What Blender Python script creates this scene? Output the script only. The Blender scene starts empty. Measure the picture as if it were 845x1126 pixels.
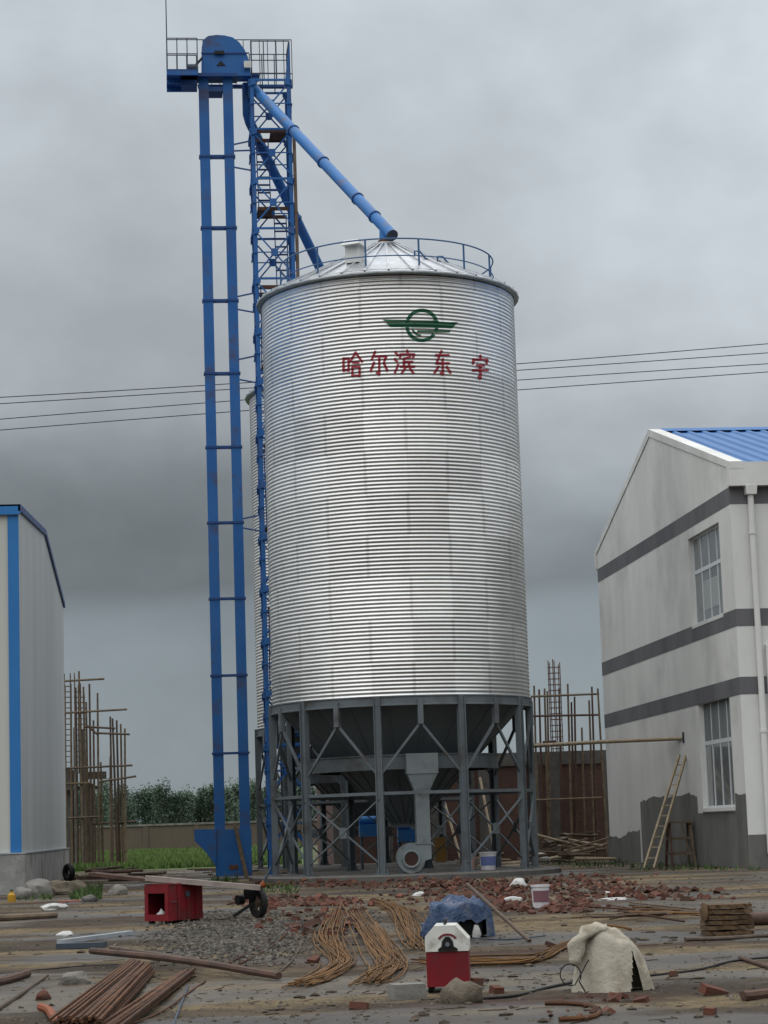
import bpy, bmesh, math, random
from mathutils import Vector, Matrix, noise
random.seed(7)
S = bpy.context.scene
COL = S.collection
R = math.radians
PI = math.pi
# ------------------------------------------------------------------ camera
EYE, FPX = 1.2, 2450.0
pitch, yaw, roll = R(8.108), R(5.679), R(1.883)
Fv = Vector((math.sin(yaw)*math.cos(pitch), math.cos(yaw)*math.cos(pitch), math.sin(pitch)))
r0 = Vector((math.cos(yaw), -math.sin(yaw), 0)); u0 = r0.cross(Fv)
Rv = r0*math.cos(roll) - u0*math.sin(roll)
Uv = u0*math.cos(roll) + r0*math.sin(roll)
CO = Vector((0, 0, EYE))
cam = bpy.data.cameras.new('camera'); camo = bpy.data.objects.new('camera', cam); COL.objects.link(camo)
m = Matrix((Rv, Uv, -Fv)).transposed().to_4x4(); m.translation = CO
camo.matrix_world = m
cam.sensor_fit = 'VERTICAL'; cam.sensor_height = 36.0; cam.lens = FPX/1126*36
cam.clip_start = 0.1; cam.clip_end = 6000
S.camera = camo
S.render.resolution_x, S.render.resolution_y = 768, 1024
# ------------------------------------------------------------------ sky, sun, exposure
SUN_EL, SUN_AZ = R(50), R(226)        # azimuth clockwise from +Y; behind the camera, a little to its left
W = bpy.data.worlds.new('World'); S.world = W; W.use_nodes = True
nt = W.node_tree; nt.nodes.clear()
def N(t, **k):
    n = nt.nodes.new(t)
    for a, b in k.items(): setattr(n, a, b)
    return n
def L(a, b): nt.links.new(a, b)
out = N('ShaderNodeOutputWorld')
sky = N('ShaderNodeTexSky', sky_type='NISHITA'); sky.sun_disc = False
sky.sun_elevation = SUN_EL; sky.sun_rotation = SUN_AZ
bg1 = N('ShaderNodeBackground'); bg1.inputs[1].default_value = 0.06; L(sky.outputs[0], bg1.inputs[0])
tc = N('ShaderNodeTexCoord')
sep = N('ShaderNodeSeparateXYZ'); L(tc.outputs['Generated'], sep.inputs[0])
def M(op, a, b=None, c=None):
    n = N('ShaderNodeMath', operation=op)
    for i, v in enumerate((a, b, c)):
        if v is None: continue
        if isinstance(v, (int, float)): n.inputs[i].default_value = v
        else: L(v, n.inputs[i])
    return n.outputs[0]
zc = M('MAXIMUM', sep.outputs[2], 0.0)
mpn = N('ShaderNodeMapping'); mpn.inputs['Scale'].default_value = (5.5, 5.5, 7.5); L(tc.outputs['Generated'], mpn.inputs[0])
n1 = N('ShaderNodeTexNoise'); n1.inputs['Scale'].default_value = 1.0; n1.inputs['Detail'].default_value = 5; n1.inputs['Roughness'].default_value = 0.5; n1.inputs['Distortion'].default_value = 0.35
L(mpn.outputs[0], n1.inputs['Vector'])
n2 = N('ShaderNodeTexNoise'); n2.inputs['Scale'].default_value = 3.2; n2.inputs['Detail'].default_value = 5
L(mpn.outputs[0], n2.inputs['Vector'])
# wobble the layer height so that the cloud base is not a ruled line
zw = M('ADD', zc, M('MULTIPLY', M('SUBTRACT', n2.outputs[0], 0.5), 0.022))
ramp = N('ShaderNodeValToRGB'); L(zw, ramp.inputs[0])
def srgb(r, g, b):
    f = lambda c: (c/255/12.92 if c <= 10 else ((c/255+.055)/1.055)**2.4)
    return (f(r), f(g), f(b), 1)
stops = [(0.0, srgb(145, 155, 160)), (0.06, srgb(136, 146, 152)), (0.099, srgb(133, 142, 148)), (0.109, srgb(120, 127, 131)),
         (0.15, srgb(143, 150, 154)), (0.20, srgb(165, 171, 176)), (0.27, srgb(171, 178, 183)), (0.36, srgb(178, 185, 191)),
         (0.55, srgb(228, 231, 233)), (1.0, srgb(252, 253, 254))]
while len(ramp.color_ramp.elements) < len(stops): ramp.color_ramp.elements.new(0.5)
for e, (p, c) in zip(ramp.color_ramp.elements, stops): e.position = p; e.color = c
mr = N('ShaderNodeMapRange'); L(n1.outputs[0], mr.inputs[0]); mr.inputs[1].default_value = .3; mr.inputs[2].default_value = .7; mr.inputs[3].default_value = .84; mr.inputs[4].default_value = 1.15
mr2 = N('ShaderNodeMapRange'); L(n2.outputs[0], mr2.inputs[0]); mr2.inputs[1].default_value = .3; mr2.inputs[2].default_value = .7; mr2.inputs[3].default_value = .93; mr2.inputs[4].default_value = 1.07
mul = M('MULTIPLY', mr.outputs[0], mr2.outputs[0])
# banks of thicker and thinner cloud at fixed directions (azimuth slope x/y, height z)
uz = M('DIVIDE', sep.outputs[0], M('MAXIMUM', M('ABSOLUTE', sep.outputs[1]), .05))
front = M('GREATER_THAN', sep.outputs[1], 0.0)
def bank(u, z, ru, rz, amp):
    global mul
    du = M('DIVIDE', M('ADD', M('SUBTRACT', uz, u), M('MULTIPLY', M('SUBTRACT', n1.outputs[0], .5), .12)), ru)
    dz = M('DIVIDE', M('ADD', M('SUBTRACT', zc, z), M('MULTIPLY', M('SUBTRACT', n1.outputs[0], .5), .05)), rz)
    g_ = M('POWER', 2.718, M('MULTIPLY', M('ADD', M('MULTIPLY', du, du), M('MULTIPLY', dz, dz)), -1.0))
    mul = M('MULTIPLY', mul, M('ADD', 1.0, M('MULTIPLY', M('MULTIPLY', g_, front), amp)))
bank(-.03, .138, .13, .032, -.36)
bank(.16, .115, .10, .02, -.12)
bank(.26, .21, .14, .09, .32)
bank(.29, .37, .05, .06, .25)
bank(.0, .25, .10, .05, -.12)
mul = M('MULTIPLY', mul, M('ADD', 1.0, M('MULTIPLY', M('POWER', zc, 1.3), 1.25)))
vm = N('ShaderNodeVectorMath', operation='SCALE'); L(ramp.outputs[0], vm.inputs[0]); L(mul, vm.inputs['Scale'])
bg2 = N('ShaderNodeBackground'); L(vm.outputs[0], bg2.inputs[0]); bg2.inputs[1].default_value = 1.0
mix = N('ShaderNodeMixShader'); mix.inputs[0].default_value = 0.94
L(bg1.outputs[0], mix.inputs[1]); L(bg2.outputs[0], mix.inputs[2]); L(mix.outputs[0], out.inputs[0])
sl = bpy.data.lights.new('sun', 'SUN'); so = bpy.data.objects.new('sun', sl); COL.objects.link(so)
sl.energy = 0.6; sl.angle = R(75); sl.color = (1, .97, .92)
sd = Vector((math.sin(SUN_AZ)*math.cos(SUN_EL), math.cos(SUN_AZ)*math.cos(SUN_EL), math.sin(SUN_EL)))
so.rotation_euler = (-sd).to_track_quat('-Z', 'Y').to_euler()
S.view_settings.view_transform = 'Standard'; S.view_settings.look = 'None'
S.render.filter_size = 1.2
S.view_settings.exposure = 0.0; S.view_settings.gamma = 1.0
# ------------------------------------------------------------------ pixel -> world helpers (photo is 845 x 1126)
def ray(px, py): return Fv + Rv*((px-422.5)/FPX) - Uv*((py-563)/FPX)
def aY(px, py, Y): d = ray(px, py); return CO + d*(Y/d.y)
def aX(px, py, X): d = ray(px, py); return CO + d*(X/d.x)
def gz(x, y):                       # gentle ruts and hollows of the yard
    if not (-9 < x < 20 and 9 < y < 62): return 0.0
    f = min(1, (x+9)/2, (20-x)/8, (y-9)/2, (62-y)/10)
    f *= 1 if y < 42 else max(.25, 1-(y-42)/12)
    return f*(.024*noise.noise((x*.55, y*.4, 0)) + .013*noise.noise((x*1.9, y*1.5, 4)) + .006*noise.noise((x*5.5, y*4.5, 9))) - .004
def G(px, py, z=0.0):
    d = ray(px, py); p = CO + d*((z-EYE)/d.z)
    if z == 0.0: p.z = gz(p.x, p.y)
    return p
# ------------------------------------------------------------------ mesh helpers
ORG = {}
class MB:
    def __init__(s): s.v = []; s.f = []
    def add(s, vs, fs):
        b = len(s.v); s.v += [Vector(v) for v in vs]; s.f += [tuple(b+i for i in f) for f in fs]; return s
    def box(s, c, size, rot=None, taper=1.0):
        c = Vector(c); hx, hy, hz = [k/2 for k in size]
        vs = []
        for z, t in ((-hz, 1), (hz, taper)):
            for x, y in ((-hx, -hy), (hx, -hy), (hx, hy), (-hx, hy)):
                p = Vector((x*t, y*t, z)); vs.append(c + (rot @ p if rot else p))
        return s.add(vs, [(3,2,1,0),(4,5,6,7),(0,1,5,4),(1,2,6,5),(2,3,7,6),(3,0,4,7)])
    def bx(s, x0, x1, y0, y1, z0, z1): return s.box(((x0+x1)/2,(y0+y1)/2,(z0+z1)/2),(abs(x1-x0),abs(y1-y0),abs(z1-z0)))
    def bar(s, p, q, w, h=None, up=Vector((0,0,1))):
        p = Vector(p); q = Vector(q); h = w if h is None else h
        d = (q-p); l = d.length
        if l < 1e-6: return s
        d.normalize()
        if abs(d.dot(up)) > .98: up = Vector((0,1,0))
        a = d.cross(up).normalized(); b = a.cross(d)
        vs = []
        for e in (p, q):
            for i, j in ((-1,-1),(1,-1),(1,1),(-1,1)): vs.append(e + a*(w/2*i) + b*(h/2*j))
        return s.add(vs, [(0,1,2,3),(7,6,5,4),(4,5,1,0),(5,6,2,1),(6,7,3,2),(7,4,0,3)])
    def tube(s, pts, r, n=8, cap=True):
        pts = [Vector(p) for p in pts]; rs = r if isinstance(r, (list, tuple)) else [r]*len(pts)
        b = len(s.v); prev = None
        for i, p in enumerate(pts):
            d = (pts[min(i+1, len(pts)-1)] - pts[max(i-1, 0)])
            d = d.normalized() if d.length > 1e-9 else Vector((0,0,1))
            if prev is None:
                up = Vector((0,0,1)) if abs(d.z) < .95 else Vector((0,1,0))
                a = d.cross(up).normalized()
            else:
                a = (prev - d*prev.dot(d)).normalized()
            prev = a; c = d.cross(a)
            for k in range(n):
                t = 2*PI*k/n; s.v.append(p + (a*math.cos(t) + c*math.sin(t))*rs[i])
        for i in range(len(pts)-1):
            for k in range(n):
                k2 = (k+1) % n
                s.f.append((b+i*n+k, b+i*n+k2, b+(i+1)*n+k2, b+(i+1)*n+k))
        if cap:
            s.f.append(tuple(b+k for k in range(n))[::-1]); e = b+(len(pts)-1)*n
            s.f.append(tuple(e+k for k in range(n)))
        return s
    def lathe(s, prof, n, c=(0,0,0), a0=0.0, a1=2*PI):
        c = Vector(c); full = abs(a1-a0-2*PI) < 1e-6; m_ = n if full else n+1
        b = len(s.v)
        for r, z in prof:
            for k in range(m_):
                t = a0+(a1-a0)*k/n; s.v.append(c + Vector((r*math.cos(t), r*math.sin(t), z)))
        for i in range(len(prof)-1):
            for k in range(n):
                k2 = (k+1) % m_
                s.f.append((b+i*m_+k, b+i*m_+k2, b+(i+1)*m_+k2, b+(i+1)*m_+k))
        return s
    def prism(s, poly, dvec):
        n = len(poly); dvec = Vector(dvec); poly = [Vector(p) for p in poly]
        fs = [tuple(range(n))[::-1], tuple(range(n, 2*n))] + [(i, (i+1) % n, n+(i+1) % n, n+i) for i in range(n)]
        return s.add(poly + [p+dvec for p in poly], fs)
    def build(s, name, mat, parent=None, smooth=False, org=None, angle=35):
        me = bpy.data.meshes.new(name)
        o = bpy.data.objects.new(name, me); COL.objects.link(o)
        base = Vector((0,0,0))
        if parent is not None: o.parent = parent; base = ORG[parent.name]
        elif org is not None: base = Vector(org); o.location = base
        ORG[o.name] = base
        me.from_pydata([v-base for v in s.v], [], s.f)
        bm = bmesh.new(); bm.from_mesh(me); bmesh.ops.recalc_face_normals(bm, faces=bm.faces)
        bm.to_mesh(me); bm.free()
        me.materials.append(mat)
        if smooth:
            for p in me.polygons: p.use_smooth = True
            try: me.set_sharp_from_angle(angle=R(angle))
            except Exception: pass
        me.update()
        return o
LAB = set()
def tag(o, label=None, cat=None, group=None, kind=None):
    if label: o['label'] = label
    if cat: o['category'] = cat
    if group: o['group'] = group
    if kind: o['kind'] = kind
    return o
def thing(name, loc, label, cat, group=None):
    o = bpy.data.objects.new(name, None); COL.objects.link(o); o.location = loc; o.empty_display_size = .2
    ORG[o.name] = Vector(loc)
    return tag(o, label, cat, group)
def kids(o): return [c for c in bpy.data.objects if c.parent == o]
def copy_tree(o, parent=None):
    ch = kids(o)
    c = o.copy(); COL.objects.link(c); c.parent = parent; ORG[c.name] = ORG[o.name].copy()
    for k in ch: copy_tree(k, c)
    return c
# ------------------------------------------------------------------ materials
def mat(name, base, rough=.6, metal=0.0, alt=None, scale=3.0, detail=6, bump=0.0, bscale=20, spec=.25, lo=.35, hi=.65, rvar=0.0, streak=None, island=0.0, coord='Object', dirt=None, dscale=2.0):
    mt = bpy.data.materials.new(name); mt.use_nodes = True
    t = mt.node_tree; b = t.nodes['Principled BSDF']
    b.inputs['Roughness'].default_value = rough; b.inputs['Metallic'].default_value = metal
    b.inputs['Specular IOR Level'].default_value = spec
    b.inputs['Base Color'].default_value = (*base, 1)
    tc = t.nodes.new('ShaderNodeTexCoord'); mp = t.nodes.new('ShaderNodeMapping')
    t.links.new(tc.outputs[coord], mp.inputs[0])
    if streak: mp.inputs['Scale'].default_value = streak
    last = None
    def noise_(sc, dt, vec): 
        n = t.nodes.new('ShaderNodeTexNoise'); n.inputs['Scale'].default_value = sc; n.inputs['Detail'].default_value = dt; n.inputs['Roughness'].default_value = .62
        t.links.new(vec, n.inputs['Vector']); return n
    if alt:
        n = noise_(scale, detail, mp.outputs[0])
        mr = t.nodes.new('ShaderNodeMapRange'); mr.inputs[1].default_value = lo; mr.inputs[2].default_value = hi
        t.links.new(n.outputs[0], mr.inputs[0])
        mx = t.nodes.new('ShaderNodeMix'); mx.data_type = 'RGBA'
        mx.inputs[6].default_value = (*base, 1); mx.inputs[7].default_value = (*alt, 1)
        t.links.new(mr.outputs[0], mx.inputs[0]); last = mx.outputs[2]
        if rvar:
            ma = t.nodes.new('ShaderNodeMath'); ma.operation = 'MULTIPLY_ADD'; ma.inputs[1].default_value = rvar; ma.inputs[2].default_value = rough
            t.links.new(mr.outputs[0], ma.inputs[0]); t.links.new(ma.outputs[0], b.inputs['Roughness'])
    if dirt:
        n = noise_(dscale, 8, tc.outputs[coord])
        mr = t.nodes.new('ShaderNodeMapRange'); mr.inputs[1].default_value = .52; mr.inputs[2].default_value = .68
        t.links.new(n.outputs[0], mr.inputs[0])
        mx = t.nodes.new('ShaderNodeMix'); mx.data_type = 'RGBA'; mx.inputs[6].default_value = (*base, 1); mx.inputs[7].default_value = (*dirt, 1)
        if last: t.links.new(last, mx.inputs[6])
        t.links.new(mr.outputs[0], mx.inputs[0]); last = mx.outputs[2]
    if island:
        g = t.nodes.new('ShaderNodeNewGeometry'); h = t.nodes.new('ShaderNodeHueSaturation'); ma = t.nodes.new('ShaderNodeMapRange')
        ma.inputs[3].default_value = 1-island; ma.inputs[4].default_value = 1+island
        oi = t.nodes.new('ShaderNodeObjectInfo'); ad = t.nodes.new('ShaderNodeMath'); ad.operation = 'ADD'; fc = t.nodes.new('ShaderNodeMath'); fc.operation = 'FRACT'
        t.links.new(g.outputs['Random Per Island'], ad.inputs[0]); t.links.new(oi.outputs['Random'], ad.inputs[1]); t.links.new(ad.outputs[0], fc.inputs[0])
        t.links.new(fc.outputs[0], ma.inputs[0]); t.links.new(ma.outputs[0], h.inputs['Value'])
        h.inputs['Color'].default_value = (*base, 1)
        if last: t.links.new(last, h.inputs['Color'])
        last = h.outputs[0]
    if last: t.links.new(last, b.inputs['Base Color'])
    if bump:
        n = noise_(bscale, 6, tc.outputs[coord]); bp = t.nodes.new('ShaderNodeBump'); bp.inputs['Strength'].default_value = bump; bp.inputs['Distance'].default_value = .05
        t.links.new(n.outputs[0], bp.inputs['Height']); t.links.new(bp.outputs[0], b.inputs['Normal'])
    return mt
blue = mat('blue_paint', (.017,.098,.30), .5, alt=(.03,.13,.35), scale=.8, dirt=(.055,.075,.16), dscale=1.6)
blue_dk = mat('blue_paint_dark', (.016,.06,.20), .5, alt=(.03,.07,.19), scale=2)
blue_spout = mat('blue_spout_paint', (.025,.14,.38), .4, alt=(.03,.16,.42), scale=1.5, dirt=(.10,.13,.2), dscale=2.2)
rustbrown = mat('rusty_steel', (.075,.045,.032), .8, alt=(.13,.06,.035), scale=6, bump=.2)
rust_pale = mat('rusty_pipe_metal', (.17,.13,.10), .75, alt=(.10,.06,.04), scale=3)
greysteel = mat('grey_painted_steel', (.105,.125,.14), .5, alt=(.13,.15,.16), scale=1.4, dirt=(.075,.07,.065), dscale=1.1)
greyhop = mat('grey_hopper_paint', (.10,.118,.127), .45, alt=(.12,.138,.147), scale=1.2, streak=(1,1,.25))
greyfan = mat('grey_blower_paint', (.17,.20,.21), .5, alt=(.21,.235,.24), scale=2, dirt=(.11,.11,.10), dscale=3)
galvroof = mat('galvanised_roof', (.60,.62,.64), .40, 1.0, alt=(.46,.48,.50), scale=4)
galvtrim = mat('galvanised_trim', (.40,.43,.43), .5, .9, alt=(.30,.33,.33), scale=4)
galvwhite = mat('pale_sheet_metal', (.70,.71,.69), .5, .2, alt=(.58,.6,.58), scale=3)
rail_blue = mat('railing_blue_paint', (.05,.12,.25), .5)
dark_rail = mat('railing_dark_paint', (.05,.065,.085), .6)
rubber = mat('black_rubber', (.012,.012,.013), .6)
concrete = mat('concrete', (.22,.212,.195), .85, alt=(.13,.125,.113), scale=2.5, bump=.25, bscale=18, dirt=(.10,.095,.085), dscale=.9)
concrete_dk = mat('dark_concrete', (.12,.115,.105), .8, alt=(.085,.08,.075), scale=3, bump=.3, bscale=15)
wood = mat('weathered_wood', (.17,.13,.088), .8, alt=(.10,.073,.05), scale=5, streak=(1,1,1), bump=.2, bscale=30)
wood_pale = mat('pale_wood', (.36,.30,.21), .8, alt=(.24,.19,.13), scale=5, bump=.15)
wood_red = mat('red_brown_wood', (.105,.058,.042), .7, alt=(.06,.038,.03), scale=4, bump=.2)
wood_dk = mat('wet_dark_wood', (.06,.042,.03), .55, alt=(.10,.07,.05), scale=6, bump=.2)
rod_yellow = mat('rusted_wire_rod', (.16,.08,.02), .7, alt=(.10,.05,.02), scale=5, island=.4)
rod_rust = mat('rusted_rebar', (.10,.042,.017), .8, alt=(.05,.024,.013), scale=6, island=.45)
red_paint = mat('red_paint', (.19,.011,.017), .5, alt=(.13,.012,.017), scale=3, dirt=(.085,.03,.03), dscale=4)
white_paint = mat('white_paint', (.66,.66,.62), .45, alt=(.55,.55,.51), scale=4, dirt=(.32,.29,.25), dscale=6)
black_paint = mat('black_paint', (.012,.012,.012), .45)
brickmat = mat('broken_brick', (.10,.034,.022), .9, alt=(.075,.042,.031), scale=7, island=.5, dirt=(.07,.055,.042), dscale=1.6, bump=.3, bscale=40)
stone = mat('rubble_stone', (.22,.205,.185), .85, alt=(.13,.12,.105), scale=7, bump=.5, bscale=22, island=.2)
stone_br = mat('brown_stone', (.15,.125,.095), .8, alt=(.09,.075,.055), scale=8, bump=.5, bscale=22)
gravelmat = mat('pale_gravel', (.082,.074,.063), .8, island=.6)
sackmat = mat('cream_sack_cloth', (.44,.405,.33), .85, alt=(.34,.31,.245), scale=5, bump=.35, bscale=26, dirt=(.25,.21,.155), dscale=4)
tarpmat = mat('blue_tarpaulin', (.033,.062,.13), .45, alt=(.055,.09,.165), scale=6, bump=.8, bscale=14, dirt=(.13,.14,.18), dscale=5)
plastic_white = mat('white_plastic', (.66,.65,.66), .4, alt=(.5,.48,.5), scale=5)
plastic_bag = mat('white_plastic_bag', (.50,.50,.48), .4, alt=(.36,.36,.35), scale=6, bump=.4, bscale=12)
alumin = mat('pale_aluminium', (.42,.45,.48), .4, .3, alt=(.32,.35,.38), scale=4)
frame_white = mat('white_window_frame', (.62,.65,.67), .4)
glass = mat('window_glass', (.13,.145,.15), .05, spec=.9, alt=(.21,.23,.235), scale=.9)  # opaque pane; pale reflection is partly put into the base colour
cloth_in = mat('pale_curtain', (.36,.40,.40), .8)
curtain = mat('grey_curtain', (.23,.25,.25), .9, alt=(.13,.145,.15), scale=9, streak=(1,3,.1))
leaf = mat('leaf_green', (.08,.118,.085), .85, alt=(.10,.15,.10), scale=.5, island=.4, spec=.2)
bark = mat('bark', (.06,.05,.04), .9)
grassmat = mat('grass_blade', (.07,.125,.032), .7, alt=(.12,.165,.05), scale=.35, island=.35, spec=.2)
weed = mat('weed_green', (.05,.085,.025), .7, island=.4, spec=.2)
emerald = mat('green_stencil_paint', (.012,.085,.045), .6, alt=(.02,.10,.055), scale=6)
crimson = mat('red_stencil_paint', (.26,.02,.04), .6, alt=(.32,.045,.06), scale=6)
yellow_pl = mat('yellow_plastic', (.40,.22,.02), .5)
orange_pl = mat('orange_red_paint', (.22,.055,.015), .5)
cable = mat('wire_black', (.02,.02,.022), .7)
roofblue = mat('blue_roof_sheet', (.03,.13,.34), .45, alt=(.04,.15,.37), scale=.8)
trimblue = mat('shed_blue_trim', (.03,.16,.42), .4, alt=(.035,.18,.45), scale=1)
ochrewood = mat('yellow_board', (.30,.17,.05), .8, alt=(.22,.12,.04), scale=4)
fence_br = mat('brown_render', (.13,.105,.08), .9, alt=(.10,.08,.062), scale=.25, streak=(1,1,.3), dirt=(.085,.068,.052), dscale=.2)

# corrugated zinc with sheet-to-sheet differences
def zinc():
    mt = bpy.data.materials.new('galvanised_corrugated_sheet'); mt.use_nodes = True; t = mt.node_tree; b = t.nodes['Principled BSDF']
    nw = t.nodes.new; lk = t.links.new
    tc = nw('ShaderNodeTexCoord'); sp = nw('ShaderNodeSeparateXYZ'); lk(tc.outputs['Object'], sp.inputs[0])
    def mm(op, a, b_=None):
        n = nw('ShaderNodeMath'); n.operation = op
        for i, v in enumerate((a, b_)):
            if v is None: continue
            if isinstance(v, (int, float)): n.inputs[i].default_value = v
            else: lk(v, n.inputs[i])
        return n.outputs[0]
    ang = mm('ADD', mm('DIVIDE', mm('ARCTAN2', sp.outputs[1], sp.outputs[0]), 2*PI), .5)
    tier = mm('FLOOR', mm('DIVIDE', sp.outputs[2], SHEET_H))
    a2 = mm('ADD', mm('MULTIPLY', ang, 10.0), mm('MULTIPLY', tier, .5))
    sec = mm('FLOOR', a2)
    cb = nw('ShaderNodeCombineXYZ'); lk(tier, cb.inputs[0]); lk(sec, cb.inputs[1])
    wn = nw('ShaderNodeTexWhiteNoise'); wn.noise_dimensions = '2D'; lk(cb.outputs[0], wn.inputs['Vector'])
    n = nw('ShaderNodeTexNoise'); n.inputs['Scale'].default_value = 2.0; n.inputs['Detail'].default_value = 7; lk(tc.outputs['Object'], n.inputs['Vector'])
    mp = nw('ShaderNodeMapping'); mp.inputs['Scale'].default_value = (6, 6, .5); lk(tc.outputs['Object'], mp.inputs[0])
    ns = nw('ShaderNodeTexNoise'); ns.inputs['Scale'].default_value = 1.0; ns.inputs['Detail'].default_value = 4; lk(mp.outputs[0], ns.inputs['Vector'])
    v = mm('ADD', mm('MULTIPLY', wn.outputs[0], .17), mm('ADD', mm('MULTIPLY', n.outputs[0], .18), mm('MULTIPLY', ns.outputs[0], .07)))
    v = mm('ADD', v, .41)
    # lap seams: bolted vertical edges
    fr = mm('FRACT', a2); seam = mm('LESS_THAN', mm('ABSOLUTE', mm('SUBTRACT', fr, .5)), .02)
    v = mm('SUBTRACT', v, mm('MULTIPLY', seam, .11))
    cc = nw('ShaderNodeCombineColor'); lk(v, cc.inputs[0]); lk(mm('MULTIPLY', v, 1.01), cc.inputs[1]); lk(mm('MULTIPLY', v, 1.0), cc.inputs[2])
    lk(cc.outputs[0], b.inputs['Base Color'])
    b.inputs['Metallic'].default_value = .93
    lk(mm('ADD', mm('MULTIPLY', wn.outputs[0], .10), mm('ADD', .31, mm('MULTIPLY', n.outputs[0], .12))), b.inputs['Roughness'])
    return mt
def brickwall(name, c1, c2, mortar, sc=1.0):
    mt = bpy.data.materials.new(name); mt.use_nodes = True; t = mt.node_tree; b = t.nodes['Principled BSDF']
    nw = t.nodes.new; lk = t.links.new
    tc = nw('ShaderNodeTexCoord'); sp = nw('ShaderNodeSeparateXYZ'); lk(tc.outputs['Object'], sp.inputs[0])
    ad = nw('ShaderNodeMath'); ad.operation = 'ADD'; lk(sp.outputs[0], ad.inputs[0]); lk(sp.outputs[1], ad.inputs[1])
    cb = nw('ShaderNodeCombineXYZ'); lk(ad.outputs[0], cb.inputs[0]); lk(sp.outputs[2], cb.inputs[1])
    br = nw('ShaderNodeTexBrick'); br.inputs['Scale'].default_value = 1; br.inputs['Brick Width'].default_value = .25*sc; br.inputs['Row Height'].default_value = .075*sc
    br.inputs['Mortar Size'].default_value = .006; br.inputs['Color1'].default_value = (*c1, 1); br.inputs['Color2'].default_value = (*c2, 1); br.inputs['Mortar'].default_value = (*mortar, 1)
    lk(cb.outputs[0], br.inputs['Vector'])
    n = nw('ShaderNodeTexNoise'); n.inputs['Scale'].default_value = .8; n.inputs['Detail'].default_value = 6; lk(tc.outputs['Object'], n.inputs['Vector'])
    mx = nw('ShaderNodeMix'); mx.data_type = 'RGBA'; mx.blend_type = 'MULTIPLY'; mx.inputs[0].default_value = .8
    mr = nw('ShaderNodeMapRange'); mr.inputs[1].default_value = .3; mr.inputs[2].default_value = .7; mr.inputs[3].default_value = .6; mr.inputs[4].default_value = 1.1; lk(n.outputs[0], mr.inputs[0])
    lk(br.outputs[0], mx.inputs[6]); lk(mr.outputs[0], mx.inputs[7]); lk(mx.outputs[2], b.inputs['Base Color'])
    b.inputs['Roughness'].default_value = .9
    bp = nw('ShaderNodeBump'); bp.inputs['Strength'].default_value = .5; bp.inputs['Distance'].default_value = .02; lk(br.outputs['Fac'], bp.inputs['Height']); bp.invert = True; lk(bp.outputs[0], b.inputs['Normal'])
    return mt
brick_red = brickwall('red_brickwork', (.115,.052,.038), (.08,.040,.031), (.095,.08,.07))
def ribbed(name, c, pitch_, axis, depth=.6, alt=None, rough=.45):
    """sheet metal with shallow pressed ribs along z; axis = coordinate the ribs repeat on"""
    mt = mat(name, c, rough, alt=alt, scale=.6, streak=(1, 1, .15)); t = mt.node_tree; b = t.nodes['Principled BSDF']
    tc = t.nodes.new('ShaderNodeTexCoord'); sp = t.nodes.new('ShaderNodeSeparateXYZ'); t.links.new(tc.outputs['Object'], sp.inputs[0])
    a = t.nodes.new('ShaderNodeMath'); a.operation = 'PINGPONG'; a.inputs[1].default_value = pitch_/2; t.links.new(sp.outputs[axis], a.inputs[0])
    g = t.nodes.new('ShaderNodeMath'); g.operation = 'GREATER_THAN'; g.inputs[1].default_value = pitch_*.42; t.links.new(a.outputs[0], g.inputs[0])
    bp = t.nodes.new('ShaderNodeBump'); bp.inputs['Strength'].default_value = depth; bp.inputs['Distance'].default_value = .012; t.links.new(g.outputs[0], bp.inputs['Height']); t.links.new(bp.outputs[0], b.inputs['Normal'])
    return mt
panel_front = ribbed('cream_panel_front', (.52,.53,.49), .2, 0, alt=(.46,.47,.44))
panel_side = ribbed('grey_panel_side', (.50,.52,.52), .25, 1, alt=(.42,.44,.45))
plaster = mat('painted_plaster', (.72,.725,.70), .85, alt=(.61,.615,.595), scale=.7, streak=(1,1,.3), dirt=(.52,.525,.51), dscale=.3, bump=.12, bscale=9)
stripe_mat = mat('dark_grey_band_paint', (.115,.115,.124), .8, alt=(.155,.155,.165), scale=.7, streak=(1,1,.2), lo=.4, hi=.6)
render_dk = mat('raw_cement_render', (.115,.115,.108), .9, alt=(.175,.175,.165), scale=1.4, bump=.2, bscale=14, streak=(1,1,.4))

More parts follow.
